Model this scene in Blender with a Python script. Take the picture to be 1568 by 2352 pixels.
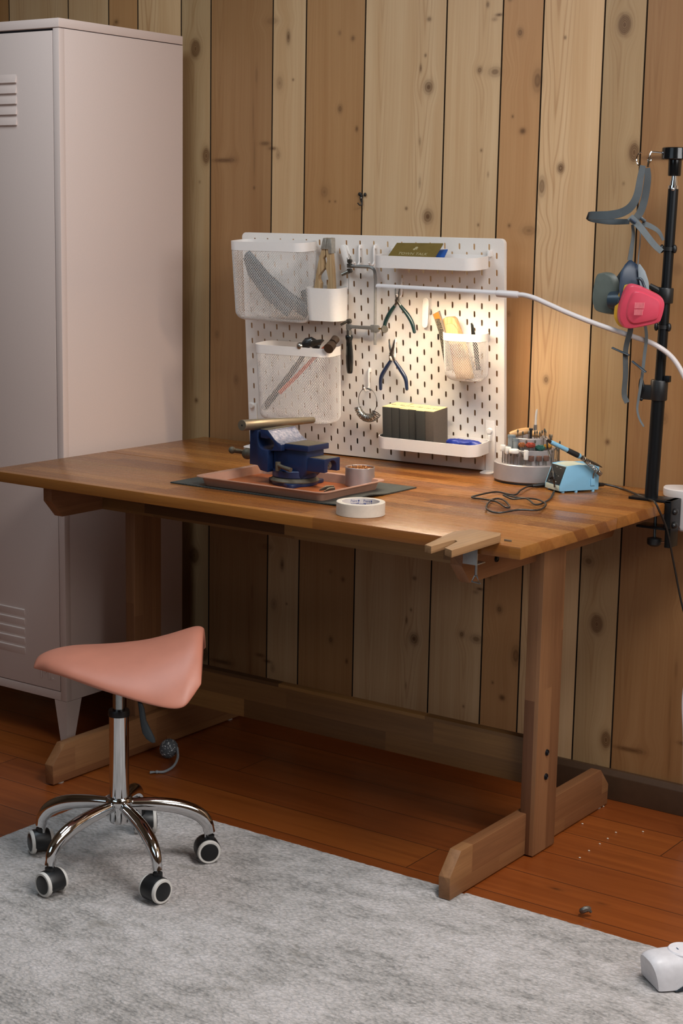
import bpy, bmesh, math, random
from mathutils import Vector, Matrix
random.seed(7)
PI = math.pi
S = bpy.context.scene
for o in list(bpy.data.objects):
    bpy.data.objects.remove(o, do_unlink=True)
COL = S.collection

# ------------------------------------------------------------------ camera
YAW, PITCH, ROLL = (math.radians(a) for a in (35.03, -10.137, -1.047))
CAM_AT = Vector((2.3975, -3.5093, 1.3722))
FPX, W, H = 3784.4, 1568, 2352
CR = (Matrix.Rotation(YAW, 3, 'Z') @ Matrix.Rotation(PITCH, 3, 'X') @ Matrix.Rotation(ROLL, 3, 'Y'))
cam = bpy.data.cameras.new('camera')
cam.sensor_fit = 'VERTICAL'
cam.sensor_height = 36.0
cam.lens = FPX / H * 36.0
cam.clip_start = 0.05
cam_ob = bpy.data.objects.new('camera', cam)
COL.objects.link(cam_ob)
right, fwd, up = CR @ Vector((1, 0, 0)), CR @ Vector((0, 1, 0)), CR @ Vector((0, 0, 1))
m = Matrix((right, up, -fwd)).transposed().to_4x4()
m.translation = CAM_AT
cam_ob.matrix_world = m
S.camera = cam_ob

# ------------------------------------------------------------------ light and exposure
S.view_settings.view_transform = 'Standard'
S.view_settings.look = 'None'
S.view_settings.gamma = 1.0
S.view_settings.use_curve_mapping = False
S.view_settings.exposure = 0.0
world = bpy.data.worlds.new('world')
S.world = world
world.use_nodes = True
world.node_tree.nodes['Background'].inputs[0].default_value = (0.8, 0.9, 1.0, 1)
world.node_tree.nodes['Background'].inputs[1].default_value = 0.25


def area(name, loc, rot, sx, sy, power, color):
    l = bpy.data.lights.new(name, 'AREA')
    l.shape = 'RECTANGLE'
    l.size, l.size_y = sx, sy
    l.energy = power
    l.color = color
    o = bpy.data.objects.new(name, l)
    o.location = loc
    o.rotation_euler = rot
    COL.objects.link(o)
    return o


# daylight standing in the two window openings, and two unseen ceiling lamps added for overhead light
area('window_daylight_right', (3.16, -1.55, 1.92), (0, math.radians(90), 0), 0.8, 1.9, 36, (1.0, 0.98, 0.97))
area('window_daylight_front', (0.2, -4.56, 1.85), (math.radians(90), 0, 0), 2.1, 1.0, 10, (0.72, 0.87, 1.0))
area('added_ceiling_light', (1.75, -1.3, 2.49), (0, 0, 0), 0.8, 0.8, 40, (1.0, 0.98, 0.97))
area('added_ceiling_light', (-0.15, -1.25, 2.49), (0, 0, 0), 0.8, 0.8, 16, (0.74, 0.89, 1.0))
LED_POWER = 270.0


# ------------------------------------------------------------------ measuring: a photo pixel to a point on a known plane
def _ray(px, py):
    return CR @ Vector(((px - W / 2) / FPX, 1, -(py - H / 2) / FPX))


def AX(px, py, x):
    d = _ray(px, py); return CAM_AT + d * ((x - CAM_AT.x) / d.x)


def AY(px, py, y):
    d = _ray(px, py); return CAM_AT + d * ((y - CAM_AT.y) / d.y)


def AZ(px, py, z):
    d = _ray(px, py); return CAM_AT + d * ((z - CAM_AT.z) / d.z)


BR = (Matrix.Rotation(0.0421, 3, 'Z') @ Matrix.Rotation(0.0763, 3, 'X'))
BO = Vector((-0.3089, -0.0789, 0.7708))
BM = BR.to_4x4(); BM.translation = BO


def BD(px, py, off=0.0):
    """point (u, -off, v) in the pegboard's own frame, off metres in front of it"""
    n = BR @ Vector((0, 1, 0)); d = _ray(px, py)
    t = (n.dot(BO - CAM_AT) - off) / n.dot(d)
    return BR.transposed() @ (CAM_AT + d * t - BO)


# ------------------------------------------------------------------ materials
def lin(c):
    if isinstance(c, str):
        c = [int(c[i:i + 2], 16) / 255 for i in (0, 2, 4)]
    return [x / 12.92 if x <= 0.04045 else ((x + 0.055) / 1.055) ** 2.4 for x in c[:3]] + [1.0]


class NT:
    def __init__(self, name):
        self.m = bpy.data.materials.new(name); self.m.use_nodes = True
        self.t = self.m.node_tree; self.b = self.t.nodes['Principled BSDF']

    def n(self, typ, **kw):
        nd = self.t.nodes.new(typ)
        for k, v in kw.items():
            setattr(nd, k, v)
        return nd

    def set(self, sock, v):
        if hasattr(v, 'is_output'):
            self.t.links.new(v, sock)
        else:
            sock.default_value = v

    def math(self, op, a, b=0.0, c=0.0, clamp=False):
        nd = self.n('ShaderNodeMath', operation=op, use_clamp=clamp)
        self.set(nd.inputs[0], a); self.set(nd.inputs[1], b); self.set(nd.inputs[2], c)
        return nd.outputs[0]

    def vmath(self, op, a, b=(0, 0, 0)):
        nd = self.n('ShaderNodeVectorMath', operation=op)
        self.set(nd.inputs[0], a); self.set(nd.inputs[1], b)
        return nd.outputs['Value'] if op in ('DOT_PRODUCT', 'LENGTH') else nd.outputs['Vector']

    def comb(self, x, y, z):
        nd = self.n('ShaderNodeCombineXYZ')
        for i, v in enumerate((x, y, z)):
            self.set(nd.inputs[i], v)
        return nd.outputs[0]

    def obj(self):
        tc = self.n('ShaderNodeTexCoord'); sp = self.n('ShaderNodeSeparateXYZ')
        self.t.links.new(tc.outputs['Object'], sp.inputs[0])
        return tc.outputs['Object'], sp.outputs[0], sp.outputs[1], sp.outputs[2]

    def noise(self, vec, scale, detail=3.0, rough=0.5, dist=0.0):
        nd = self.n('ShaderNodeTexNoise')
        self.set(nd.inputs['Vector'], vec)
        nd.inputs['Scale'].default_value = scale; nd.inputs['Detail'].default_value = detail
        nd.inputs['Roughness'].default_value = rough; nd.inputs['Distortion'].default_value = dist
        return nd.outputs['Fac']

    def white(self, vec):
        nd = self.n('ShaderNodeTexWhiteNoise', noise_dimensions='3D')
        self.set(nd.inputs['Vector'], vec)
        return nd.outputs['Value']

    def ramp(self, fac, stops, interp='LINEAR'):
        nd = self.n('ShaderNodeValToRGB'); cr = nd.color_ramp; cr.interpolation = interp
        while len(cr.elements) < len(stops):
            cr.elements.new(0.5)
        for e, (p, c) in zip(cr.elements, stops):
            e.position = p; e.color = c
        self.set(nd.inputs[0], fac)
        return nd.outputs[0]

    def mix(self, fac, a, b, blend='MIX'):
        nd = self.n('ShaderNodeMix', data_type='RGBA', blend_type=blend)
        self.set(nd.inputs[0], fac); self.set(nd.inputs[6], a); self.set(nd.inputs[7], b)
        return nd.outputs[2]

    def bump(self, h, strength, dist=0.001):
        nd = self.n('ShaderNodeBump'); nd.inputs['Strength'].default_value = strength
        nd.inputs['Distance'].default_value = dist
        self.set(nd.inputs['Height'], h); self.t.links.new(nd.outputs[0], self.b.inputs['Normal'])

    def base(self, c, rough=0.5, metal=0.0):
        self.set(self.b.inputs['Base Color'], c); self.set(self.b.inputs['Roughness'], rough)
        self.b.inputs['Metallic'].default_value = metal
        return self.m


_pm = {}


def P(name, col, rough=0.5, metal=0.0, var=0.06, scale=60.0, bump=0.0, bscale=200.0, bd=0.0005, coat=0.0, col2=None, alpha=1.0, trans=0.0):
    if name in _pm:
        return _pm[name]
    t = NT(name); ob, x, y, z = t.obj()
    c = lin(col)
    d = lin(col2) if col2 else [v * (1 - 2.5 * var) for v in c[:3]] + [1]
    f = t.noise(ob, scale, 4.0, 0.6)
    f = t.math('MULTIPLY_ADD', f, 2.2, -0.6, True)
    t.base(t.mix(f, d, c), rough, metal)
    if bump:
        t.bump(t.noise(ob, bscale, 3.0), bump, bd)
    if coat:
        t.b.inputs['Coat Weight'].default_value = coat; t.b.inputs['Coat Roughness'].default_value = 0.1
    if trans:
        t.b.inputs['Transmission Weight'].default_value = trans
    _pm[name] = t.m
    return t.m


def wood_staves(name, axis, rw, ln, cols, rough=0.4, seed=0.0, grain=0.35):
    """edge-glued hardwood: rows of staves along one axis, each with its own tone"""
    t = NT(name); ob, x, y, z = t.obj(); ax = dict(X=(x, y, z), Y=(y, x, z), Z=(z, x, y))[axis]
    L, wdt = ax[0], t.math('ADD', ax[1], ax[2])
    row = t.math('FLOOR', t.math('MULTIPLY', t.math('ADD', wdt, 7.013), 1 / rw))
    r1 = t.white(t.comb(row, seed, 0.3))
    seg = t.math('FLOOR', t.math('ADD', t.math('MULTIPLY', L, 1 / ln), t.math('MULTIPLY', r1, 9.0)))
    tone = t.white(t.comb(row, seg, seed + 2.7))
    g = t.noise(t.comb(t.math('MULTIPLY', L, 2.5), t.math('MULTIPLY', ax[1], 55.0), t.math('MULTIPLY_ADD', ax[2], 55.0, t.math('MULTIPLY', tone, 40.0))), 1.0, 5.0, 0.62, 0.6)
    fine = t.noise(t.comb(t.math('MULTIPLY', L, 9.0), t.math('MULTIPLY', ax[1], 380.0), t.math('MULTIPLY', ax[2], 380.0)), 1.0, 3.0, 0.6)
    n = len(cols) - 1
    c = t.ramp(tone, [(i / n, lin(k)) for i, k in enumerate(cols)])
    f = t.math('MULTIPLY_ADD', g, 2.6, -0.85, True)
    c = t.mix(t.math('MULTIPLY', f, grain), c, t.mix(1.0, c, (0.32, 0.24, 0.18, 1), 'MULTIPLY'))
    f2 = t.math('MULTIPLY_ADD', fine, 2.0, -0.7, True)
    c = t.mix(t.math('MULTIPLY', f2, 0.28), c, t.mix(1.0, c, (0.45, 0.36, 0.28, 1), 'MULTIPLY'))
    t.base(c, t.math('MULTIPLY_ADD', f2, 0.12, rough))
    t.bump(fine, 0.12, 0.0006)
    return t.m


def pine(name, axis, c1, c2, rough=0.55, g1=30.0):
    t = NT(name); ob, x, y, z = t.obj(); ax = dict(X=(x, y, z), Y=(y, x, z), Z=(z, x, y))[axis]
    g = t.noise(t.comb(t.math('MULTIPLY', ax[0], 4.0), t.math('MULTIPLY', ax[1], g1 * 6), t.math('MULTIPLY', ax[2], g1 * 6)), 1.0, 4.0, 0.6, 0.5)
    f = t.math('MULTIPLY_ADD', g, 2.4, -0.7, True)
    t.base(t.mix(f, lin(c1), lin(c2)), rough)
    t.bump(g, 0.15, 0.0005)
    return t.m


# ------------------------------------------------------------------ geometry
def frames(pts, closed=False):
    n = len(pts); T = []
    for i in range(n):
        a = pts[(i - 1) % n] if closed or i > 0 else pts[i]
        b = pts[(i + 1) % n] if closed or i < n - 1 else pts[i]
        d = b - a
        T.append(d.normalized() if d.length > 1e-9 else Vector((0, 0, 1)))
    r = Vector((0, 0, 1)) if abs(T[0].z) < 0.9 else Vector((1, 0, 0))
    N = [(r - T[0] * r.dot(T[0])).normalized()]
    for i in range(1, n):
        v = N[-1] - T[i] * N[-1].dot(T[i])
        N.append(v.normalized() if v.length > 1e-6 else N[-1])
    return [(T[i], N[i], T[i].cross(N[i])) for i in range(n)]


def spline(pts, sub=6, closed=False):
    pts = [Vector(p) for p in pts]; n = len(pts); out = []
    rng = range(n) if closed else range(n - 1)
    for i in rng:
        p0 = pts[(i - 1) % n] if closed or i > 0 else pts[0] * 2 - pts[1]
        p1, p2 = pts[i], pts[(i + 1) % n]
        p3 = pts[(i + 2) % n] if closed or i + 2 < n else p2 * 2 - p1
        for k in range(sub):
            u = k / sub
            out.append(0.5 * ((2 * p1) + (p2 - p0) * u + (2 * p0 - 5 * p1 + 4 * p2 - p3) * u * u + (3 * p1 - p0 - 3 * p2 + p3) * u ** 3))
    if not closed:
        out.append(pts[-1])
    return out


def rrect(w, d, r, seg=5, cx=0.0, cy=0.0):
    out = []
    for sx, sy, a0 in ((1, 1, 0), (-1, 1, 90), (-1, -1, 180), (1, -1, 270)):
        for k in range(seg + 1):
            a = math.radians(a0 + 90 * k / seg)
            out.append((cx + sx * (w / 2 - r) + r * math.cos(a), cy + sy * (d / 2 - r) + r * math.sin(a)))
    return out


class MB:
    def __init__(self):
        self.bm = bmesh.new()

    def box(self, x0, x1, y0, y1, z0, z1, bev=0.0, M=None, seg=2):
        b = bmesh.new()
        bmesh.ops.create_cube(b, size=1.0)
        for v in b.verts:
            v.co = Vector(((x0 + x1) / 2 + v.co.x * (x1 - x0), (y0 + y1) / 2 + v.co.y * (y1 - y0), (z0 + z1) / 2 + v.co.z * (z1 - z0)))
        if bev:
            bmesh.ops.bevel(b, geom=b.edges[:], offset=bev, segments=seg, profile=0.6, affect='EDGES')
        self._merge(b, M); return self

    def _merge(self, b, M=None):
        if M is not None:
            bmesh.ops.transform(b, matrix=M, verts=b.verts[:])
        vm = {v: self.bm.verts.new(v.co) for v in b.verts}
        for f in b.faces:
            try:
                self.bm.faces.new([vm[v] for v in f.verts])
            except ValueError:
                pass
        b.free()

    def tube(self, pts, r, seg=10, closed=False, caps=True, sq=1.0):
        pts = [Vector(p) for p in pts]; n = len(pts); fr = frames(pts, closed); rings = []
        for i, (T, N, B) in enumerate(fr):
            rr = r[i] if isinstance(r, (list, tuple)) else r
            rings.append([self.bm.verts.new(pts[i] + N * (rr * math.cos(2 * PI * k / seg)) + B * (rr * sq * math.sin(2 * PI * k / seg))) for k in range(seg)])
        for i in range(n if closed else n - 1):
            a, b = rings[i], rings[(i + 1) % n]
            for k in range(seg):
                self.bm.faces.new((a[k], a[(k + 1) % seg], b[(k + 1) % seg], b[k]))
        if caps and not closed:
            self.bm.faces.new(rings[0][::-1]); self.bm.faces.new(rings[-1])
        return self

    def cyl(self, p0, p1, r0, r1=None, seg=24):
        return self.tube([p0, p1], [r0, r0 if r1 is None else r1], seg)

    def lathe(self, prof, seg=32, M=None, closed_prof=False):
        b = bmesh.new(); rings = []
        for (r, z) in prof:
            rings.append([b.verts.new((0, 0, z))] if r < 1e-7 else [b.verts.new((r * math.cos(2 * PI * k / seg), r * math.sin(2 * PI * k / seg), z)) for k in range(seg)])
        n = len(rings)
        for i in range(n if closed_prof else n - 1):
            a, c = rings[i], rings[(i + 1) % n]
            for k in range(seg):
                q = (k + 1) % seg
                if len(a) == 1 and len(c) == 1:
                    continue
                if len(a) == 1:
                    b.faces.new((a[0], c[q], c[k]))
                elif len(c) == 1:
                    b.faces.new((a[k], a[q], c[0]))
                else:
                    b.faces.new((a[k], a[q], c[q], c[k]))
        self._merge(b, M); return self

    def prism(self, poly, a0, a1, plane='xz', bev=0.0, M=None, seg=2):
        """polygon in a plane, given depth along the third axis"""
        b = bmesh.new()
        f3 = {'xz': lambda p, d: (p[0], d, p[1]), 'xy': lambda p, d: (p[0], p[1], d), 'yz': lambda p, d: (d, p[0], p[1])}[plane]
        A = [b.verts.new(f3(p, a0)) for p in poly]; B = [b.verts.new(f3(p, a1)) for p in poly]
        n = len(poly)
        b.faces.new(A[::-1]); b.faces.new(B)
        for i in range(n):
            b.faces.new((A[i], A[(i + 1) % n], B[(i + 1) % n], B[i]))
        bmesh.ops.recalc_face_normals(b, faces=b.faces[:])
        if bev:
            eds = [e for e in b.edges if len(e.link_faces) == 2 and e.calc_face_angle(0) > 0.5]
            bmesh.ops.bevel(b, geom=eds, offset=bev, segments=seg, profile=0.6, affect='EDGES')
        self._merge(b, M); return self

    def ball(self, c, r, sx=1, sy=1, sz=1, u=20, v=12, M=None):
        b = bmesh.new()
        bmesh.ops.create_uvsphere(b, u_segments=u, v_segments=v, radius=r)
        for q in b.verts:
            q.co = Vector((q.co.x * sx, q.co.y * sy, q.co.z * sz)) + (Vector(c) if M is None else Vector((0, 0, 0)))
        self._merge(b, M); return self

    def loft(self, rings, cap=True, closed=True):
        R = [[self.bm.verts.new(p) for p in r] for r in rings]; n = len(R[0])
        for a, b in zip(R, R[1:]):
            for k in range(n if closed else n - 1):
                self.bm.faces.new((a[k], a[(k + 1) % n], b[(k + 1) % n], b[k]))
        if cap:
            self.bm.faces.new(R[0][::-1]); self.bm.faces.new(R[-1])
        return self

    def ribbon(self, pts, wv, th=0.0015):
        """flat webbing: centre line pts, half-width vectors wv"""
        pts = [Vector(p) for p in pts]; fr = frames(pts); rings = []
        for i, p in enumerate(pts):
            w = Vector(wv[i] if isinstance(wv, list) else wv)
            n = fr[i][0].cross(w)
            n = n.normalized() * (th / 2) if n.length > 1e-9 else Vector((0, th / 2, 0))
            rings.append([p + w + n, p + w - n, p - w - n, p - w + n])
        return self.loft(rings)

    def build(self, name, mat, parent=None, sharp=35, M=None):
        bm = self.bm
        bmesh.ops.recalc_face_normals(bm, faces=bm.faces[:])
        me = bpy.data.meshes.new(name)
        bm.to_mesh(me); bm.free()
        if M is not None:
            me.transform(M)
        me.materials.append(mat)
        for p in me.polygons:
            p.use_smooth = True
        me.set_sharp_from_angle(angle=math.radians(sharp))
        o = bpy.data.objects.new(name, me)
        COL.objects.link(o)
        if parent is not None:
            o.parent = parent
        return o


def tag(o, label, cat, group=None, kind=None):
    o['label'] = label; o['category'] = cat
    if group: o['group'] = group
    if kind: o['kind'] = kind
    return o


def thing(name, label, cat, loc=(0, 0, 0), rz=0.0, group=None, M=None):
    o = bpy.data.objects.new(name, None); COL.objects.link(o); o.empty_display_size = 0.05
    if M is not None:
        o.matrix_world = M
    else:
        o.location = loc; o.rotation_euler = (0, 0, rz)
    return tag(o, label, cat, group)


def board_thing(name, label, cat, u, v, off=0.0, group=None):
    """a thing hung on the pegboard; its frame is the board's, x to the right, -y out of the board, z up"""
    return thing(name, label, cat, group=group, M=BM @ Matrix.Translation((u, -off, v)))


def struct(o):
    o['kind'] = 'structure'; return o


def dup(root, M=None, loc=None, rz=None, label=None, group=None):
    r = root.copy(); COL.objects.link(r)
    if M is not None: r.matrix_world = M
    if loc is not None: r.location = loc
    if rz is not None: r.rotation_euler = (0, 0, rz)
    if label: r['label'] = label
    if group: r['group'] = group
    for ch in list(root.children):
        c = ch.copy(); COL.objects.link(c); c.parent = r
        for g in list(ch.children):
            d = g.copy(); COL.objects.link(d); d.parent = c
    return r


def text_mesh(body, size, M, depth=0.0003, bold=False):
    cu = bpy.data.curves.new('lettering', 'FONT'); cu.body = body; cu.size = size; cu.extrude = depth
    cu.align_x = 'CENTER'; cu.align_y = 'CENTER'; cu.resolution_u = 3
    if bold: cu.offset = size * 0.02
    t = bpy.data.objects.new('lettering', cu); COL.objects.link(t)
    dg = bpy.context.evaluated_depsgraph_get(); dg.update()
    me = bpy.data.meshes.new_from_object(t.evaluated_get(dg))
    bpy.data.objects.remove(t, do_unlink=True); bpy.data.curves.remove(cu)
    me.transform(M)
    return me


def mesh_obj(name, me, mat, parent=None):
    me.materials.clear(); me.materials.append(mat)
    o = bpy.data.objects.new(name, me); COL.objects.link(o)
    if parent is not None: o.parent = parent
    return o


def frame_to(p, z, x=None):
    """matrix with origin p, z axis along z"""
    z = Vector(z).normalized(); x = Vector(x) if x is not None else (Vector((1, 0, 0)) if abs(z.x) < 0.9 else Vector((0, 1, 0)))
    x = (x - z * x.dot(z)).normalized(); y = z.cross(x)
    M = Matrix((x, y, z)).transposed().to_4x4(); M.translation = Vector(p)
    return M


# ================================================================== the setting
WX0, PX, PZ = -0.5155, 1.2612, 1.39
GR = [0, .2084, .3159, .4988, .7368, .8924, 1.0009, 1.1575]        # board joints within one printed panel


def wall_material(bi):
    t = NT('knotty_pine_board'); ob, x, y, z = t.obj()
    u = t.math('WRAP', t.math('ADD', x, -WX0), PX, 0.0)
    v = t.math('WRAP', z, 0.60 + PZ, 0.60)
    # (u, v, half width, half height, darkness)
    K = [(-.569, 1.81, 12, 18, .8), (-.53, 1.529, 10, 19, .7), (-.257, 1.8275, 7, 19, .8), (-.284, 1.713, 12, 19, .5), (-.24, 1.72, 4, 4, .7), (-.286, 1.53, 9, 13, .5),
         (-.36, 1.735, 5, 26, .4), (-.37, 1.63, 4, 60, .35), (-.09, 1.6435, 9, 12, .65), (-.135, 1.436, 13, 16, .5), (-.118, 1.412, 4, 4, .6), (-.1, 1.412, 4, 4, .6), (-.365, 1.445, 4, 5, .7),
         (-.475, 1.517, 34, 6, .85), (-.44, 1.52, 18, 12, .35), (-.33, 1.56, 18, 6, .75), (-.305, 1.547, 14, 5, .8), (-.365, 1.52, 4, 60, .4), (-.31, 1.87, 22, 10, .45), (-.095, 1.83, 6, 7, .5),
         (-.054, 1.815, 7, 8, .65), (-.037, 1.593, 5, 8, .8), (.171, 1.85, 7, 6, .7), (.163, 1.765, 4, 5, .7), (.15, 1.735, 4, 11, .75), (.1743, 1.6896, 15, 17, .8), (.153, 1.56, 4, 11, .5), (.156, 1.46, 4, 16, .5),
         (.118, 1.397, 5, 5, .7), (.1818, 1.378, 16, 18, .8), (.334, 1.875, 5, 8, .7), (.366, 1.85, 11, 4, .8), (.317, 1.725, 9, 10, .65), (.36, 1.7194, 20, 13, .6), (.329, 1.537, 4, 5, .6), (.327, 1.36, 4, 5, .6),
         (.35, 1.48, 3, 8, .5), (.405, 1.895, 10, 8, .6), (.424, 1.8065, 10, 12, .65), (.4751, 1.6958, 14, 28, .65), (.412, 1.615, 4, 5, .6), (.4406, 1.5809, 9, 8, .85), (.413, 1.36, 5, 6, .6), (.467, 1.349, 22, 13, .5),
         (.543, 1.79, 4, 5, .7), (.545, 1.4949, 10, 13, .9), (.4974, 1.4528, 11, 25, .7), (.692, 1.8129, 17, 22, .75), (.7297, 1.5295, 15, 22, .6), (.708, 1.46, 4, 5, .5),
         (.698, .863, 7, 8, .8), (.529, .998, 9, 12, .65), (-.422, .93, 10, 16, .5), (.663, .5716 + PZ, 18, 15, .6), (-.41, 1.27, 20, 22, .35), (.394, .493 + PZ, 7, 6, .5), (.354, .45 + PZ, 9, 5, .5),
         (.90, 1.31, 6, 7, .5), (.93, 1.20, 6, 8, .6), (.925, 1.16, 7, 8, .6), (.05, 1.0, 9, 12, .6), (-.2, 1.0, 8, 10, .6), (-.49, 1.05, 9, 14, .5), (.25, 1.1, 10, 12, .6), (.42, 1.15, 7, 9, .5)]
    p = t.comb(u, v, 0.0)
    dark, shift = 0.0, 0.0
    b0 = GR[bi]; b1 = (GR + [PX])[bi + 1]
    for (kx, kz, rx, rz, s) in K:
        ku = (kx - WX0) % PX; mg = rx * .00105 * (1.5 if rx < 30 else .2)
        if ku < b0 - mg or ku > b1 + mg:
            continue
        d = t.vmath('SUBTRACT', p, (((kx - WX0) % PX), 0.60 + ((kz - 0.60) % PZ), 0))
        e = t.vmath('MULTIPLY', d, (1 / (rx * .00105), 1 / (rz * .00105), 0))
        q = t.vmath('DOT_PRODUCT', e, e)
        g = t.math('POWER', 0.36, q)
        dark = t.math('MULTIPLY_ADD', g, s, dark)
        if rx > 8 and rz > 8:
            sp = t.n('ShaderNodeSeparateXYZ'); t.t.links.new(d, sp.inputs[0])
            w = t.math('POWER', 0.8, q)
            shift = t.math('MULTIPLY_ADD', t.math('MULTIPLY', w, sp.outputs[0]), 0.85, shift)
    # tone of each board
    tones = ['98724A', 'C2A27A', 'AA8154', 'CAAB84', 'CDAD85', 'BC9062', 'D6B48A', 'AE926C']
    base = lin(tones[bi])
    gx = t.math('SUBTRACT', u, shift)
    wob = t.noise(t.comb(t.math('MULTIPLY', u, 3.0), t.math('MULTIPLY', v, 1.1), 0), 1.0, 2.0)
    gx = t.math('MULTIPLY_ADD', wob, 0.03, gx)
    broad = t.noise(t.comb(t.math('MULTIPLY', gx, 22.0), t.math('MULTIPLY', v, 1.2), 4.0), 1.0, 3.0)
    g1 = t.noise(t.comb(t.math('MULTIPLY', gx, 150.0), t.math('MULTIPLY', v, 1.6), 0), 1.0, 3.0, 0.6)
    g2 = t.noise(t.comb(t.math('MULTIPLY', gx, 520.0), t.math('MULTIPLY', v, 6.0), 0), 1.0, 2.0, 0.6)
    # cathedral rings down the heart of some boards
    cath = 0.0
    for cx, wd, k, st in ((.325, .038, 55, .5), (1.055, .045, 40, 1.0), (.69, .03, 60, .8), (.855, .022, 80, .5), (.565, .02, 70, .5), (1.215, .022, 75, .6), (.045, .02, 70, .4)):
        if not b0 < cx < b1:
            continue
        dx = t.math('ADD', gx, -cx)
        a = t.math('ABSOLUTE', dx)
        ph = t.math('MULTIPLY_ADD', t.math('POWER', a, 1.4), k * 4.2, t.math('MULTIPLY', v, -3.6))
        ph = t.math('MULTIPLY_ADD', wob, 2.4, ph)
        r = t.math('SINE', t.math('MULTIPLY', ph, 9.0))
        r = t.math('POWER', t.math('MULTIPLY_ADD', r, 0.5, 0.5), 5.0)
        mk = t.math('POWER', 0.25, t.math('POWER', t.math('MULTIPLY', a, 1 / wd), 4.0))
        cath = t.math('MULTIPLY_ADD', t.math('MULTIPLY', r, mk), st * 0.42, cath)
    c = base
    c = t.mix(t.math('MULTIPLY_ADD', broad, 1.7, -0.45, True), c, t.mix(1.0, c, (0.80, 0.70, 0.58, 1), 'MULTIPLY'))
    c = t.mix(t.math('MULTIPLY', t.math('MULTIPLY_ADD', g1, 2.2, -0.75, True), 0.45), c, t.mix(1.0, c, (0.74, 0.62, 0.5, 1), 'MULTIPLY'))
    c = t.mix(t.math('MULTIPLY', t.math('MULTIPLY_ADD', g2, 2.0, -0.6, True), 0.2), c, t.mix(1.0, c, (0.7, 0.6, 0.5, 1), 'MULTIPLY'))
    c = t.mix(t.math('MINIMUM', cath, 0.6), c, t.mix(1.0, c, (0.52, 0.36, 0.22, 1), 'MULTIPLY'))
    halo = t.math('MINIMUM', t.math('MULTIPLY', t.math('POWER', dark, 1.35), 1.6), 0.94)
    ring = t.math('MULTIPLY_ADD', t.math('SINE', t.math('MULTIPLY', dark, 26.0)), 0.16, 0.84)
    c = t.mix(t.math('MULTIPLY', halo, ring), c, lin('5A3A1C'))
    t.base(c, 0.5)
    t.bump(g1, 0.06, 0.0006)
    return t.m


X0, X1, Y0, Y1, ZC = -2.3, 3.2, -4.6, 0.0, 2.55
mb = MB()
joints = sorted(WX0 + PX * k + g for k in range(-2, 4) for g in GR)
joints = [j for j in joints if X0 + .02 < j < X1 - .02]
ed = [X0] + joints + [X1]
gw, gd = 0.0021, 0.0060
poly = []
for a, b in zip(ed, ed[1:]):
    poly += [(a + gw - .0006, gd), (a + gw, 0.0), (b - gw, 0.0), (b - gw + .0006, gd)]
poly = [(X0, 0.02)] + poly + [(X1, 0.02)]
mb.prism(poly[::-1], 0.0, ZC, 'xy')
M_boards = [wall_material(k) for k in range(8)]
wall = struct(mb.build('wall_back', M_boards[0], sharp=20))
for mm in M_boards[1:]:
    wall.data.materials.append(mm)
wall.data.materials.append(P('dark_stained_groove', '3A2A18', .8))
for pg in wall.data.polygons:
    uu = (pg.center.x - WX0) % PX
    if abs(pg.normal.y) < .9 or pg.center.y > .004:
        pg.material_index = 8
        continue
    pg.material_index = max(k for k in range(8) if uu >= GR[k] - .0001)
M_paint = P('wall_paint', '5E4A34', 0.8, bump=0.1, bscale=90)
M_white = P('ceiling_paint', '8A7A62', 0.85)


def box_obj(name, mat, *bs, bev=0, parent=None):
    q = MB()
    for b in bs: q.box(*b, bev=bev)
    return q.build(name, mat, parent)


def floor_material():
    t = NT('varnished_floorboards'); ob, x, y, z = t.obj()
    pw = 0.1325
    yy = t.math('MULTIPLY', t.math('ADD', y, 0.148 + pw * 60), 1 / pw)
    row = t.math('FLOOR', yy); fr = t.math('FRACT', yy)
    off = t.math('MULTIPLY', t.white(t.comb(row, 3.1, 0)), 2.4)
    xx = t.math('MULTIPLY', t.math('ADD', t.math('ADD', x, off), 10), 1 / 2.4)
    seg = t.math('FLOOR', xx); fx = t.math('FRACT', xx)
    tone = t.white(t.comb(row, seg, 1.7))
    g = t.noise(t.comb(t.math('MULTIPLY', x, 2.0), t.math('MULTIPLY_ADD', y, 42.0, t.math('MULTIPLY', tone, 30)), 0), 1.0, 5.0, 0.6, 0.8)
    f = t.math('MULTIPLY_ADD', g, 2.6, -0.8, True)
    c = t.ramp(tone, [(0, lin('8C481C')), (.5, lin('944C1D')), (1, lin('98521F'))])
    c = t.mix(t.math('MULTIPLY', f, 0.55), c, t.mix(1.0, c, (0.45, 0.33, 0.25, 1), 'MULTIPLY'))
    vo = t.n('ShaderNodeTexVoronoi'); t.t.links.new(t.comb(t.math('MULTIPLY', x, 3.2), t.math('MULTIPLY', y, 8.0), 0), vo.inputs['Vector']); vo.inputs['Scale'].default_value = 1.0
    k = t.math('POWER', 0.02, t.math('MULTIPLY', vo.outputs['Distance'], 9.0))
    c = t.mix(t.math('MINIMUM', t.math('MULTIPLY', k, 1.5), 0.85), c, lin('2A1208'))
    e = t.math('ABSOLUTE', t.math('ADD', fr, -0.5)); line = t.math('GREATER_THAN', e, 0.4905)
    e2 = t.math('ABSOLUTE', t.math('ADD', fx, -0.5)); line = t.math('MAXIMUM', line, t.math('GREATER_THAN', e2, 0.4995))
    c = t.mix(t.math('MULTIPLY', line, 0.8), c, lin('1E0E06'))
    sm = t.noise(ob, 9.0, 3.0)
    t.base(c, t.math('MULTIPLY_ADD', sm, 0.25, 0.22))
    t.b.inputs['Coat Weight'].default_value = 0.25; t.b.inputs['Coat Roughness'].default_value = 0.25
    t.bump(t.math('SUBTRACT', 1.0, line), 0.5, 0.001)
    return t.m


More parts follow.
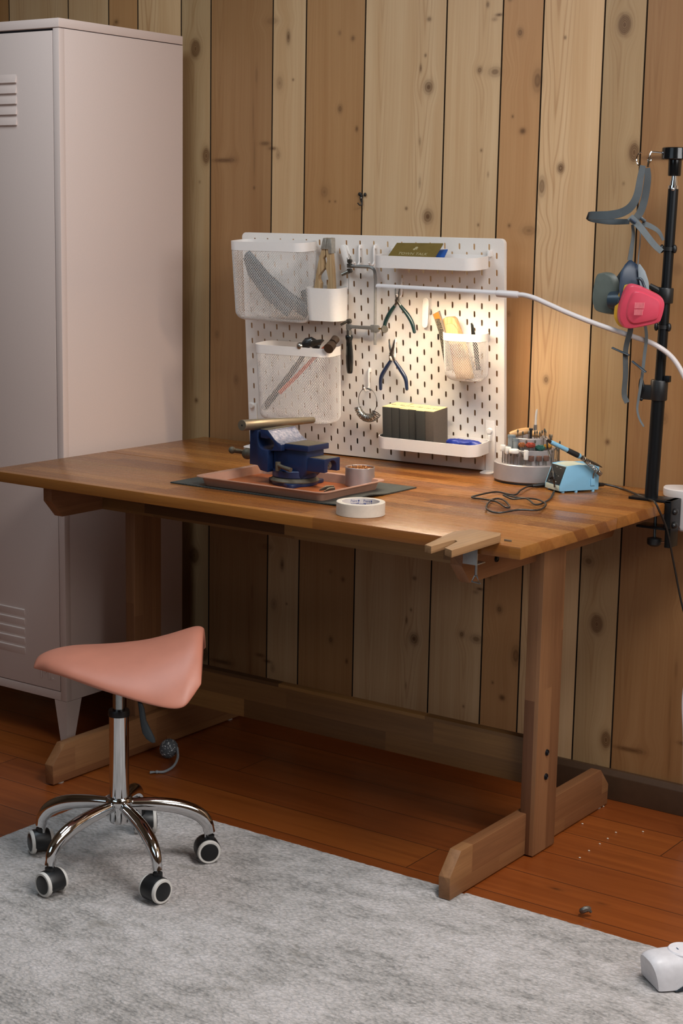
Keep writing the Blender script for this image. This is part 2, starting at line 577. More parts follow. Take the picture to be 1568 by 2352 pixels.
struct(box_obj('floor', floor_material(), (X0, X1, Y0, Y1 + .02, -0.05, 0)))
struct(box_obj('ceiling', M_white, (X0, X1, Y0, Y1 + .02, ZC, ZC + 0.05)))
struct(box_obj('wall_left', M_paint, (X0 - .05, X0, Y0, Y1 + .02, 0, ZC)))
wy0, wy1, wz0, wz1 = -2.55, -0.55, 1.45, 2.35
struct(box_obj('wall_right', M_paint, (X1, X1 + .06, Y0, wy0, 0, ZC), (X1, X1 + .06, wy1, Y1 + .02, 0, ZC), (X1, X1 + .06, wy0, wy1, 0, wz0), (X1, X1 + .06, wy0, wy1, wz1, ZC)))
fx0, fx1, fz0, fz1 = -0.9, 1.3, 1.3, 2.4
struct(box_obj('wall_front', M_paint, (X0, fx0, Y0 - .06, Y0, 0, ZC), (fx1, X1, Y0 - .06, Y0, 0, ZC), (fx0, fx1, Y0 - .06, Y0, 0, fz0), (fx0, fx1, Y0 - .06, Y0, fz1, ZC)))
M_trim = P('white_window_paint', 'E4E0D8', 0.45)
f = .045
struct(box_obj('window_1', M_trim, (X1 - .01, X1 + .05, wy0, wy0 + f, wz0, wz1), (X1 - .01, X1 + .05, wy1 - f, wy1, wz0, wz1), (X1 - .01, X1 + .05, wy0, wy1, wz0, wz0 + f), (X1 - .01, X1 + .05, wy0, wy1, wz1 - f, wz1)))
struct(box_obj('window_2', M_trim, (fx0, fx0 + f, Y0 - .05, Y0 + .01, fz0, fz1), (fx1 - f, fx1, Y0 - .05, Y0 + .01, fz0, fz1), (fx0, fx1, Y0 - .05, Y0 + .01, fz0, fz0 + f), (fx0, fx1, Y0 - .05, Y0 + .01, fz1 - f, fz1)))
q = MB(); q.prism([(-.022, 0), (-.001, 0), (-.001, .072), (-.012, .072), (-.022, .06)], X0 + .001, X1 - .001, 'yz', bev=.002)
struct(q.build('baseboard_back', P('dark_skirting', '4A3626', 0.45)))

for cx_, cy_, lab_ in ((1.75, -1.3, 'added unseen flat square white ceiling lamp at the right, above the power strip'), (-.15, -1.25, 'added unseen flat square white ceiling lamp at the left, above the stool')):
    cl_ = thing('added_ceiling_lamp', lab_, 'lamp', (cx_, cy_, 2.5), 0, 'added flat ceiling lamps')  # lamp added out of view to go with the overhead area light
    box_obj('added_lamp_frame', M_trim, (-.45, -.41, -.45, .45, -.012, .049), (.41, .45, -.45, .45, -.012, .049), (-.41, .41, -.45, -.41, -.012, .049), (-.41, .41, .41, .45, -.012, .049), (-.41, .41, -.41, .41, .0, .049), parent=cl_)
# ================================================================== rug
def rug_material():
    t = NT('distressed_grey_rug'); ob, x, y, z = t.obj()
    big = t.noise(t.comb(t.math('MULTIPLY', x, 2.6), t.math('MULTIPLY', y, 4.0), 0), 1.0, 4.0, 0.6, 0.4)
    mid = t.noise(t.comb(t.math('MULTIPLY', x, 14.0), t.math('MULTIPLY', y, 26.0), 2), 1.0, 4.0, 0.65)
    fine = t.noise(t.comb(t.math('MULTIPLY', x, 120.0), t.math('MULTIPLY', y, 170.0), 0), 1.0, 3.0, 0.65, 0.6)
    vo = t.n('ShaderNodeTexVoronoi'); vo.inputs['Scale'].default_value = 1.0; t.t.links.new(t.comb(t.math('MULTIPLY_ADD', mid, 2.0, t.math('MULTIPLY', x, 90.0)), t.math('MULTIPLY', y, 150.0), 0), vo.inputs['Vector'])
    loop = t.math('SUBTRACT', 0.75, vo.outputs['Distance'])
    f = t.math('ADD', t.math('MULTIPLY', big, 0.36), t.math('ADD', t.math('MULTIPLY', mid, 0.36), t.math('ADD', t.math('MULTIPLY', fine, 0.26), t.math('MULTIPLY', loop, 0.11))))
    c = t.ramp(f, [(0.40, lin('807C79')), (0.47, lin('A5A09C')), (0.54, lin('BCB6B3')), (0.66, lin('D2CCCB'))])
    st = t.noise(t.comb(t.math('MULTIPLY', x, 5.5), t.math('MULTIPLY', y, 9.0), 9), 1.0, 4.0, 0.7)
    c = t.mix(t.math('MULTIPLY_ADD', st, 5.0, -3.1, True), c, lin('6E675A'))
    t.base(c, 0.95)
    t.b.inputs['Sheen Weight'].default_value = 0.3
    t.bump(t.math('ADD', t.math('MULTIPLY', loop, 1.0), t.math('ADD', t.math('MULTIPLY', fine, .5), t.math('MULTIPLY', mid, 0.7))), 0.8, 0.006)
    return t.m


from mathutils import noise as mnoise
rx0, rx1, ry0, ry1 = -0.2, 2.2, -3.2, -0.728
bm = bmesh.new(); nx, ny = 320, 330; vs = []
for j in range(ny + 1):
    row = []
    for i in range(nx + 1):
        a, b = rx0 + (rx1 - rx0) * i / nx, ry0 + (ry1 - ry0) * j / ny
        edge = min(i, nx - i, j, ny - j)
        n1 = mnoise.noise((a * 45, b * 80, 0)) * .0016 + mnoise.noise((a * 150, b * 170, 3)) * .0012
        if edge == 0:
            a += mnoise.noise((a * 90, b * 90, 5)) * .003; b += mnoise.noise((a * 90, b * 90, 9)) * .003
        zz_ = 0.0095 + n1 if edge > 0 else 0.006
        if .735 < a < .778 and b > -.79:
            zz_ = .0025
        row.append(bm.verts.new((a, b, zz_)))
    vs.append(row)
for j in range(ny):
    for i in range(nx):
        bm.faces.new((vs[j][i], vs[j][i + 1], vs[j + 1][i + 1], vs[j + 1][i]))
rim = [vs[0][i] for i in range(nx + 1)] + [vs[j][nx] for j in range(1, ny + 1)] + [vs[ny][i] for i in range(nx - 1, -1, -1)] + [vs[j][0] for j in range(ny - 1, 0, -1)]
low = [bm.verts.new((v.co.x, v.co.y, 0.0005)) for v in rim]
for k in range(len(rim)):
    bm.faces.new((rim[k], low[k], low[(k + 1) % len(rim)], rim[(k + 1) % len(rim)]))
bm.faces.new(low)
q = MB(); q.bm.free(); q.bm = bm
tag(q.build('rug', rug_material(), sharp=80), 'pale grey distressed short pile rug under the pink stool', 'rug')

# ================================================================== pink locker
M_lock = P('blush_powder_coat', 'D2BDB3', 0.42, var=0.02, scale=300, bump=0.06, bscale=900, bd=0.0002)
M_gap = P('gap_shade', '2A2A30', 0.7)
lx0, lx1, lyf, lyb = -0.98, -0.561, -0.5225, -0.061
lk = thing('locker', 'tall blush pink steel locker on tapered legs beside the workbench', 'locker', (lx1, lyf, 0))


def lb(q, x0, x1, y0, y1, z0, z1, bev=.0015):
    q.box(x0 - lx1, x1 - lx1, y0 - lyf, y1 - lyf, z0, z1, bev=bev)


q = MB()
lb(q, lx0, lx1, lyf + .018, lyb, .1135, 1.8135)
lb(q, lx1 - .0205, lx1, lyf, lyf + .02, .1135, 1.8135)
lb(q, lx0, lx0 + .0205, lyf, lyf + .02, .1135, 1.8135)
lb(q, lx0 + .018, lx1 - .018, lyf + .0004, lyf + .02, .1135, .1365)
q.build('body', M_lock, lk)
q = MB(); lb(q, lx0, lx1, lyf, lyb, 1.8152, 1.8372, .002); q.build('lid', M_lock, lk)
q = MB(); lb(q, lx0 + .004, lx1 - .004, lyf + .016, lyb - .004, 1.8100, 1.8170, 0); q.build('lid_seam_shade', M_gap, lk)  # dark filler: the shade inside the lid gap, put into colour
q = MB(); lb(q, lx0 + .0225, lx1 - .0228, lyf + .0002, lyf + .017, .1385, 1.8085, .002)
dr = q.build('door', M_lock, lk)
for zs, flip in ((1.709, 1), (.3405, -1)):
    for k in range(5):
        zt = zs - k * .0258
        q = MB()
        if flip == 1:
            pf = [(0, zt), (-.0045, zt - .0195), (-.0045, zt - .021), (0, zt - .021)]
        else:
            pf = [(0, zt), (-.0045, zt - .0015), (-.0045, zt - .003), (0, zt - .022)]
        q.prism([(a + .0002, b) for a, b in pf], -.845 - lx1, -.709 - lx1, 'yz', bev=.0008)
        q.build('louvre', M_lock, dr)
me = text_mesh('M.', 0.052, Matrix.Translation((-.630 - lx1, -.0002, .1805)) @ Matrix.Rotation(PI / 2, 4, 'X'), 0.0012)
mesh_obj('monogram', me, M_lock, dr)
for sx in (0, 1):
    for sy in (0, 1):
        q = MB(); r = []
        for (w, d, z) in ((.043, .056, .1130), (.022, .027, .0)):
            xa, xb = (lx1 - w, lx1) if sx else (lx0, lx0 + w)
            ya, yb = (lyf, lyf + d) if not sy else (lyb - d, lyb)
            r.append([Vector((X - lx1, Y - lyf, z)) for X, Y in ((xa, ya), (xb, ya), (xb, yb), (xa, yb))])
        q.loft(r); q.build('leg', M_lock, lk)

# ================================================================== workbench
ACA = ['6B4122', '8A5A2E', '9A6737', 'A87442', '7B4B28']
M_top = wood_staves('acacia_top', 'X', .048, .46, ['744420', '8A5627', '98622E', 'A36C35', '7E4D26', '91602D'], .24, 1.0)
M_top.node_tree.nodes['Principled BSDF'].inputs['Specular IOR Level'].default_value = .34
M_rail = wood_staves('acacia_rails', 'X', .050, .42, ['4E341A', '7A582F', '8E693B', '604224', '9C7746'], .45, 5.0)
M_foot = wood_staves('acacia_feet', 'Y', .060, .30, ['7A4E30', '8F6340', '9C7048', '855838'], .45, 3.0)
M_post = wood_staves('acacia_posts', 'Z', .034, .55, ['6E482E', '8A6242', '9A704C', '7A5236'], .45, 8.0, .3)
tx0, tx1, ty0, ty1, tz, tth, tj = -.517, .9307, -.828, -.021, .7673, .0245, -.4155
wb = thing('workbench', 'acacia wood trestle workbench standing against the pine wall', 'workbench', (.2, -.42, 0))
OX, OY = .2, -.42


def part(name, mat, *bs, bev=.0018, parent=None, root=wb, ox=OX, oy=OY):
    q = MB()
    for b in bs: q.box(b[0] - ox, b[1] - ox, b[2] - oy, b[3] - oy, b[4], b[5], bev=bev)
    return q.build(name, mat, parent or root)


part('tabletop_board', M_top, (tx0, tx1, ty0, tj - .0011, tz - tth, tz), bev=.0025)
part('tabletop_board', M_top, (tx0, tx1, tj + .0011, ty1, tz - tth, tz), bev=.0025)
for (xa, xb, pa, pb) in ((.743, .770, .755, .790), (-.382, -.355, -.404, -.372)):
    q = MB()
    zt = tz - tth
    q.prism([(-.772, zt), (-.772, .7005), (-.736, .660), (-.10, .660), (-.064, .7005), (-.064, zt)], xa - OX, xb - OX, 'yz', bev=.0015, M=Matrix.Translation((0, -OY, 0)))
    cb = q.build('cross_beam', M_foot, wb)
    q = MB()
    q.prism([(-.778, .004), (-.780, .052), (-.738, .098), (-.10, .098), (-.057, .052), (-.059, .004)], xa - OX, xb - OX, 'yz', bev=.0015, M=Matrix.Translation((0, -OY, 0)))
    fb = q.build('foot_beam', M_foot, wb)
    for gy in (-.745, -.09):
        q = MB(); q.cyl(((xa + xb) / 2 - OX, gy - OY, 0.0), ((xa + xb) / 2 - OX, gy - OY, .006), .011); q.build('glide', P('pale_plastic_glide', 'B9B4AA', .5), fb)
    po = part('post', M_post, (pa, pb, -.465, -.365, .0035, tz - tth))
    if xa > 0:
        for (bx, by, bz, pp) in ((xb, -.636, .694, cb), (pb, -.419, .2295, po), (pb, -.419, .1745, po)):
            q = MB(); q.lathe([(0, .0035), (.003, .0035), (.0035, .002), (.0045, .002), (.0058, .0035), (.0068, .0028), (.0072, 0)], 20, M=frame_to((bx - OX, by - OY, bz), (1, 0, 0)))
            q.build('bolt', P('black_bolt', '1C2026', .4, .6), pp)
part('stretcher', M_rail, (-.373, .756, -.430, -.405, .151, .2555))
part('apron', M_rail, (-.356, .744, -.600, -.575, .660, tz - tth))

# ================================================================== saddle stool
CHR = P('chrome', 'D4D6D8', .07, 1.0, var=.01)
BLK = P('black_plastic', '17191B', .42, bump=.08, bscale=900)
M_pink = P('salmon_leatherette', 'BE7A64', .45, var=.05, scale=14, bump=.12, bscale=700, bd=.0003)
SX, SY = .131, -1.069
st = thing('saddle_stool', 'salmon pink saddle stool on a chrome five star base with castors', 'stool', (SX, SY, 0))
a_dir = Vector((.819, .574, 0)); b_dir = Vector((.574, -.819, 0))
A_k = [(-.172, .470, .022, .003), (-.150, .478, .056, .006), (-.104, .485, .096, .012), (-.026, .489, .142, .028), (.052, .501, .176, .054), (.109, .519, .190, .082), (.145, .533, .186, .098), (.160, .539, .176, .094), (.170, .542, .152, .078), (.176, .543, .122, .055)]


def lerp_k(s):
    for p0, p1 in zip(A_k, A_k[1:]):
        if s <= p1[0]:
            u = (s - p0[0]) / (p1[0] - p0[0]); u = max(0, min(1, u))
            return [x + (y - x) * u for x, y in zip(p0[1:], p1[1:])]
    return list(A_k[-1][1:])


bm = bmesh.new(); NS, NT_ = 40, 28; top = []; bot = []
ss = [-.172 + (.176 + .172) * (0.5 - 0.5 * math.cos(PI * i / NS)) for i in range(NS + 1)]
for s in ss:
    k3 = [lerp_k(s + d) for d in (-.018, -.009, 0, .009, .018)]
    rg, w, dp = (sum(k[i] for k in k3) / 5 for i in range(3))
    # width closes to a rounded end
    rt, rb = [], []
    for j in range(NT_ + 1):
        tt = -math.cos(PI * j / NT_)
        y = w * tt
        z = rg - dp * abs(tt) ** 1.9
        e = (1 - abs(tt) ** 6) ** .5
        es = max(0.0, 1 - abs((s - .002) / .1745) ** 16) ** .5
        th = .0145 * e * es
        c = a_dir * (s + .010 * y / .19) + b_dir * y
        rt.append(bm.verts.new((c.x, c.y, z - .017 + th))); rb.append(bm.verts.new((c.x, c.y, z - .017 - th * 1.15 * (.35 + .65 * min(1.0, (s + .172) / .14)))))
    top.append(rt); bot.append(rb)
for i in range(NS):
    for j in range(NT_):
        bm.faces.new((top[i][j], top[i + 1][j], top[i + 1][j + 1], top[i][j + 1]))
        bm.faces.new((bot[i][j], bot[i][j + 1], bot[i + 1][j + 1], bot[i + 1][j]))
bmesh.ops.remove_doubles(bm, verts=bm.verts[:], dist=.0006)
for i in range(NS):
    pass
bed = [e for e in bm.edges if len(e.link_faces) == 1]
if bed:
    bmesh.ops.holes_fill(bm, edges=bed, sides=0)
q = MB(); q.bm.free(); q.bm = bm
seat = q.build('seat', M_pink, st, sharp=70)
md = seat.modifiers.new('subsurf', 'SUBSURF'); md.levels = 1; md.render_levels = 1
q = MB(); q.box(-.07, .07, -.06, .06, .428, .440, .003); q.tube([(0, 0, .405), (0, 0, .43)], [.02, .03], 20); q.build('seat_plate', BLK, st)
q = MB(); q.cyl((0, 0, .34), (0, 0, .41), .0125); q.build('piston', P('grey_steel', '9FA4A6', .22, 1.0), st)
q = MB(); q.lathe([(0, .150), (.0205, .150), (.0205, .346), (0, .346)], 32); q.build('column_sleeve', CHR, st)
q = MB(); q.lathe([(.013, .344), (.0225, .344), (.0225, .352), (.021, .357), (.013, .357)], 32); q.build('collar', BLK, st)
q = MB(); q.lathe([(0, .112), (.0195, .112), (.0215, .118), (.0215, .150), (.027, .150), (.0285, .155), (.0285, .162), (.026, .167), (.0205, .168), (0, .168)], 32); hub = q.build('hub', CHR, st)
lv = [a_dir * .034 + Vector((0, 0, .425)), a_dir * .041 + Vector((0, 0, .395)), a_dir * .047 + Vector((0, 0, .355))]
q = MB(); q.tube(spline(lv, 4), .0035, 8); le = q.build('lever', P('black_steel', '15171A', .35, .7), st)
q = MB(); r = []
for (s, z, w, d) in ((.044, .372, .0055, .004), (.047, .362, .0070, .0055), (.050, .338, .0075, .0055), (.056, .318, .0115, .0055), (.062, .301, .0140, .005), (.066, .291, .0110, .004), (.068, .287, .004, .002)):
    c = a_dir * s + Vector((0, 0, z)); n = (Vector((0, 0, -1)) * .35 + a_dir * .9).normalized()
    r.append([c + n * (w * math.cos(k * PI / 6)) + b_dir * (d * math.sin(k * PI / 6)) for k in range(12)])
q.loft(r); q.build('lever_grip', P('slate_rubber', '2C363C', .5), le)
contacts = [(-94, .1907, -93.3, 262), (-24, .206, -27.6, 352), (49, .181, 48.2, 322), (119, .218, 116, 225), (-166, .201, -167, 240)]
W_CASTORS = []
for (ang, rr, ca, face) in contacts:
    d = Vector((math.cos(math.radians(ang)), math.sin(math.radians(ang)), 0))
    E_ = .192
    pts = spline([d * .018 + Vector((0, 0, .150)), d * .07 + Vector((0, 0, .146)), d * .125 + Vector((0, 0, .136)), d * .165 + Vector((0, 0, .118)), d * .185 + Vector((0, 0, .096)), d * E_ + Vector((0, 0, .073))], 6)
    n = len(pts)
    q = MB(); q.tube(pts, [.0120 + .0042 * math.sin(PI * min(1, i / (n - 1) * 1.1)) for i in range(n)], 14, sq=.8)
    sp = q.build('spoke', CHR, st)
    q = MB(); q.lathe([(0, .058), (.006, .058), (.006, .072), (.009, .078), (.009, .088), (0, .09)], 16, M=Matrix.Translation(d * (E_ - .006)))
    q.build('stem', CHR, sp)
    c = Vector((rr * math.cos(math.radians(ca)), rr * math.sin(math.radians(ca)), 0))
    pv = d * E_
    trail = (c - pv); fa = math.radians(face)
    ax = Vector((math.cos(fa), math.sin(fa), 0)); back = Vector((-ax.y, ax.x, 0))
    R_, zc = .0255, .0110 + .0255
    wc = Vector((pv.x * .55 + c.x * .45, pv.y * .55 + c.y * .45, zc))
    Mx = frame_to(wc, ax, (0, 0, 1))                        # x up, z along the axle
    q = MB()
    hood = [(R_ * 1.05 * math.cos(t), R_ * 1.05 * math.sin(t)) for t in [math.radians(k) for k in range(-100, 141, 10)]]
    hood = hood + [(-.017, .002), (-.016, -.016)]
    q.prism(hood, -.0205, .0150, 'xy', bev=.003, M=Mx)
    q.tube([Vector((pv.x, pv.y, .055)), Vector((pv.x, pv.y, .068))], .010, 16)
    ho = q.build('castor_hood', BLK, st)
    for sgn in (-1, 1):
        Mw = frame_to(wc + ax * (.0140 if sgn > 0 else -.0200), ax * sgn, (0, 0, 1))
        q = MB(); q.lathe([(.0195, -.002), (.0245, -.002), (.0255, .001), (.0255, .0045), (.0238, .0072), (.0195, .0072)], 32, M=Mw, closed_prof=True)
        q.build('tyre', P('pale_castor_rubber', 'D9D6D0', .55), ho)
        q = MB(); q.lathe([(0, -.001), (.0192, -.001), (.0192, .0078), (.016, .0090), (0, .0094)], 28, M=Mw); q.build('wheel_cap', P('black_wheel', '131517', .35), ho)

# ================================================================== small things on the floor
gb = thing('glitter_ball', 'grey glittery ball with a frayed pale cord on the floor under the bench', 'ball', (-.276, -.446, .0265))
t = NT('grey_glitter'); ob, x, y, z = t.obj()
vo = t.n('ShaderNodeTexVoronoi'); t.t.links.new(ob, vo.inputs['Vector']); vo.inputs['Scale'].default_value = 420
sep = t.n('ShaderNodeSeparateColor'); t.t.links.new(vo.outputs['Color'], sep.inputs[0])
gl = t.math('GREATER_THAN', sep.outputs[0], .88)
t.base(t.mix(gl, lin('5B6166'), lin('E8ECEE')), .6)
t.bump(vo.outputs['Distance'], .8, .002)
q = MB(); q.ball((0, 0, 0), .0235, 1, 1, 1.13, 24, 16, M=Matrix.Rotation(.5, 4, 'Y')); q.build('ball', t.m, gb)
cord = [AZ(407, 1718, .03), AZ(408, 1740, .016), AZ(398, 1760, .006), AZ(378, 1772, .005), AZ(360, 1773, .005)]
cord = spline([p - Vector((-.276, -.446, .0265)) for p in cord], 5)
q = MB(); q.tube(cord, .0032, 8)
e = cord[-1]; dv = (cord[-1] - cord[-2]).normalized()
q.ball(e, .005, 1, 1, .8, 10, 8)
for k in range(7):
    o_ = Vector((dv.y, -dv.x, 0)) * ((k - 3) * .0022)
    q.tube([e, e + dv * .008 + o_ * .6, e + dv * .017 + o_ + Vector((0, 0, -.001))], .0012, 5)
q.build('cord', P('pale_grey_cord', '8E959A', .85, bump=.3, bscale=800), gb)

ps = thing('power_strip', 'white power strip with round sockets at the rug edge by the right of the bench', 'power strip', (1.262, -.886, .0115), math.radians(50))
M_ps = P('white_abs', 'DDDCE0', .4)
q = MB(); r = []
for i, xx in enumerate((.000, .004, .012, .024, .040, .30)):
    k = (.55, .75, .9, .98, 1.0, 1.0)[i]
    h, w = .058 * (.62 + .38 * k), .040 * (.8 + .2 * k)
    prof = []
    for j in range(21):
        a = PI * j / 20
        cx_, sz = math.cos(a), math.sin(a)
        prof.append(Vector((xx - .01 * sz, w * (abs(cx_) ** .6) * (1 if cx_ > 0 else -1), .002 + h * sz ** .7)))
    r.append(prof)
q.loft(r, cap=True); q.build('housing', M_ps, ps)
for k in range(3):
    cx_ = .062 + k * .075
    q = MB(); q.lathe([(0, .0035), (.026, .0035), (.028, .001), (.028, -.006), (0, -.006)], 32, M=Matrix.Translation((cx_, 0, .0585)))
    so = q.build('socket', P('bright_socket_white', 'ECEBF0', .35), ps)
    for (px_, py_, ro) in ((-.011, 0, PI / 2), (.007, .0075, .5), (.007, -.0075, -.5)):
        q = MB(); q.box(-.0035, .0035, -.0009, .0009, -.0006, .0004, M=Matrix.Translation((cx_ + px_, py_, .0624)) @ Matrix.Rotation(ro, 4, 'Z')); q.build('pin_slot', P('slot_dark', '4A5F7A', .6), so)
q = MB(); q.prism([(.03, .0), (.055, .014), (.085, .021), (.30, .024), (.30, 0)], -.0425, -.0385, 'xz', bev=.001); q.build('side_panel', P('navy_panel', '1B2833', .35), ps)

fl = [(.868, -.213), (.870, -.259), (.8701, -.299), (.8695, -.351), (.872, -.400), (.7685, -.0761), (.782, -.211), (.915, -.17)]
M_fl = P('white_fleck', 'D8CCB8', .7)
q = MB(); q.ball((0, 0, 0), .0026, 1, .8, .5, 8, 6); f0 = q.build('paint_fleck', M_fl)
LB = ['white fleck on the floor beside the right bench foot'] * 8
for k, (a, b) in enumerate(fl):
    f_ = f0 if k == 0 else f0.copy()
    if k: COL.objects.link(f_)
    f_.location = (a, b, .0012)
    tag(f_, 'tiny white paint fleck on the floorboards right of the bench foot', 'fleck', 'white flecks on the floorboards')
q = MB(); q.tube(spline([(-.010, .004, .004), (-.003, -.003, .010), (.004, .003, .013), (.010, .008, .006)], 5), [.004] * 3 + [.0065] * 10 + [.003] * 3, 7)
o = q.build('metal_scrap', P('crumpled_grey_foil', '77736C', .35, .7, bump=.6, bscale=300, bd=.002)); o.location = (1.022, -.672, .0035)
tag(o, 'small crumpled scrap of grey metal on the floor near the rug edge', 'scrap')

# ================================================================== pegboard
WHT = P('white_enamel', 'E3DCD6', .38, var=.012, scale=200)
WH2 = P('white_plastic', 'E6E0DA', .42, var=.015, scale=200)
BLKM = P('black_metal', '14171A', .38, .5)
STEEL = P('brushed_steel', 'A9A49B', .28, 1.0, var=.08, scale=300)
DSTEEL = P('dull_steel', '77736A', .42, 1.0, var=.12, scale=120)


def curve_plate(outline, holes, z0, z1, bev=0.0):
    """flat plate with holes as a mesh, in xz, thickness along y from z0 to z1"""
    cu = bpy.data.curves.new('plate', 'CURVE'); cu.dimensions = '2D'; cu.fill_mode = 'BOTH'
    for pl in [outline] + holes:
        s = cu.splines.new('POLY'); s.points.add(len(pl) - 1); s.use_cyclic_u = True
        for p, co in zip(s.points, pl): p.co = (co[0], co[1], 0, 1)
    cu.extrude = (z1 - z0) / 2 - bev; cu.bevel_depth = bev; cu.bevel_resolution = 1
    t = bpy.data.objects.new('plate', cu); COL.objects.link(t)
    dg = bpy.context.evaluated_depsgraph_get(); dg.update()
    me = bpy.data.meshes.new_from_object(t.evaluated_get(dg))
    bpy.data.objects.remove(t, do_unlink=True); bpy.data.curves.remove(cu)
    me.transform(Matrix.Translation((0, (z0 + z1) / 2, 0)) @ Matrix.Rotation(PI / 2, 4, 'X'))
    return me


pb = board_thing('pegboard', 'white slotted metal pegboard standing on the back of the workbench', 'pegboard', 0, 0)


def slot(u, v, w=.0056, h=.0158, n=4):
    r = w / 2; o = []
    for k in range(n + 1):
        a = PI * k / n; o.append((u + r * math.cos(a), v + h / 2 - r + r * math.sin(a)))
    for k in range(n + 1):
        a = PI + PI * k / n; o.append((u + r * math.cos(a), v - h / 2 + r + r * math.sin(a)))
    return o


holes = []
for r_ in range(14):
    for c_ in range(18):
        holes.append(slot(.04 + .04 * c_, .54 - .04 * r_))
for r_ in range(13):
    for c_ in range(19):
        holes.append(slot(.02 + .04 * c_, .52 - .04 * r_))
me = curve_plate(rrect(.76, .56, .012, 6, .38, .28), holes, -.001, .0006, .0004)
pan = mesh_obj('panel', me, P('white_pegboard', 'E2DAD2', .45, var=.012, scale=300), pb)
for pgn in me.polygons: pgn.use_smooth = False
oo = rrect(.7592, .5592, .0118, 6, .38, .28); ii = rrect(.7572, .5572, .0108, 6, .38, .28)
q = MB(); q.loft([[Vector((x, .0004, z)) for x, z in oo], [Vector((x, .012, z)) for x, z in oo], [Vector((x, .012, z)) for x, z in ii], [Vector((x, .0004, z)) for x, z in ii]], cap=False)
q.build('folded_edge', P('white_pegboard', 'E2DAD2'), pb)
for u in (.016, .724):
    q = MB(); q.box(u - .013, u + .013, -.0055, -.0012, -.002, .125 if u > .1 else .115, .002); q.prism(rrect(.034, .05, .012, 5, u, -.012), -.0032, .0012, 'xy', bev=.001)
    cn = q.build('desk_foot', WH2, pb)
    q = MB(); q.lathe([(0, .0065), (.006, .0062), (.0075, .004), (.0075, 0)], 24, M=Matrix.Translation((u, -.0055, .108 if u < .1 else .10)) @ Matrix.Rotation(PI / 2, 4, 'X'))
    q.build('screw_cap', WH2, cn)


# ------------------------------------------------------------------ wire mesh baskets
def basket(w, d, h, rim_h, label, group, u, v, pitch=.0054):
    """u, v: left edge and bottom on the board; frame at the left bottom back"""
    b = board_thing('mesh_basket', label, 'basket', u, v, .008, group)
    rr = .03
    def outline(W_, D_, r, n):
        pts = []
        base = [(W_, 0), (0, 0), (0, -D_), (W_, -D_)]
        seg = rrect(W_, D_, r, 8, W_ / 2, -D_ / 2)
        L = [0.0]
        for i in range(len(seg)):
            a, c = seg[i], seg[(i + 1) % len(seg)]; L.append(L[-1] + math.hypot(c[0] - a[0], c[1] - a[1]))
        for k in range(n):
            s = L[-1] * k / n
            i = max(i for i in range(len(seg)) if L[i] <= s + 1e-9)
            f_ = (s - L[i]) / max(1e-9, L[i + 1] - L[i]); a, c = seg[i], seg[(i + 1) % len(seg)]
            pts.append((a[0] + (c[0] - a[0]) * f_, a[1] + (c[1] - a[1]) * f_))
        return pts
    # rim band
    q = MB(); oo = rrect(w + .004, d + .002, rr + .002, 8, w / 2, -d / 2 - .0); ii = rrect(w + .001, d - .001, rr, 8, w / 2, -d / 2)
    q.loft([[Vector((x, y, h)) for x, y in oo], [Vector((x, y, h - rim_h)) for x, y in oo], [Vector((x, y, h - rim_h)) for x, y in ii], [Vector((x, y, h)) for x, y in ii], [Vector((x, y, h)) for x, y in oo]], cap=False)
    q.build('rim', WHT, b)
    # expanded mesh: diamonds round the wall, closing over a rounded bottom edge
    per = 2 * (w + d) - 8 * rr + 2 * PI * rr
    n = 2 * int(per / pitch); dz = pitch * .72
    prof = []; H0 = h - rim_h + .003; R = .022; ss_ = []
    Ls = H0 - R; tot = Ls + PI / 2 * R + .012
    m_ = int(tot / dz)
    for j in range(m_ + 1):
        s = tot * j / m_
        if s <= Ls: ss_.append((s * .02, H0 - s))
        elif s <= Ls + PI / 2 * R:
            a = (s - Ls) / R; ss_.append((Ls * .02 + R - R * math.cos(a), R - R * math.sin(a)))
        else: ss_.append((Ls * .02 + R + (s - Ls - PI / 2 * R), 0.0))
    bm = bmesh.new(); V = {}
    for j, (ins, z) in enumerate(ss_):
        ring = outline(w - 2 * ins, d - 2 * ins, max(.004, rr - ins * .6), n)
        for i in range(n):
            if (i + j) % 2 == 0:
                V[i, j] = bm.verts.new((ring[i][0] + ins, ring[i][1] - ins, z))
    for j in range(1, m_):
        for i in range(n):
            if (i + j) % 2 == 1:
                try:
                    bm.faces.new((V[i, j - 1], V[(i + 1) % n, j], V[i, j + 1], V[(i - 1) % n, j]))
                except (KeyError, ValueError):
                    pass
    bmesh.ops.recalc_face_normals(bm, faces=bm.faces[:])
    bmesh.ops.wireframe(bm, faces=bm.faces[:], thickness=.00105, offset=0, use_replace=True, use_even_offset=False, use_boundary=True)
    q = MB(); q.bm.free(); q.bm = bm
    q.build('mesh_body', WHT, b, sharp=60)
    q = MB(); q.prism(rrect(w - 2 * R, d - 2 * R, .012, 4, w / 2, -d / 2), -.0008, .0008, 'xy'); q.build('base', WHT, b)
    return b


g_b = 'wire mesh baskets hung on the pegboard'
b1 = basket(.232, .082, .200, .022, 'large white mesh basket at the upper left of the pegboard', g_b, .0165, .345)
b2 = basket(.232, .082, .197, .022, 'large white mesh basket with hammers, below the other large basket', g_b, .081, .089)
b3 = basket(.112, .062, .116, .018, 'small white mesh basket at the right side of the pegboard', g_b, .621, .225, .0048)

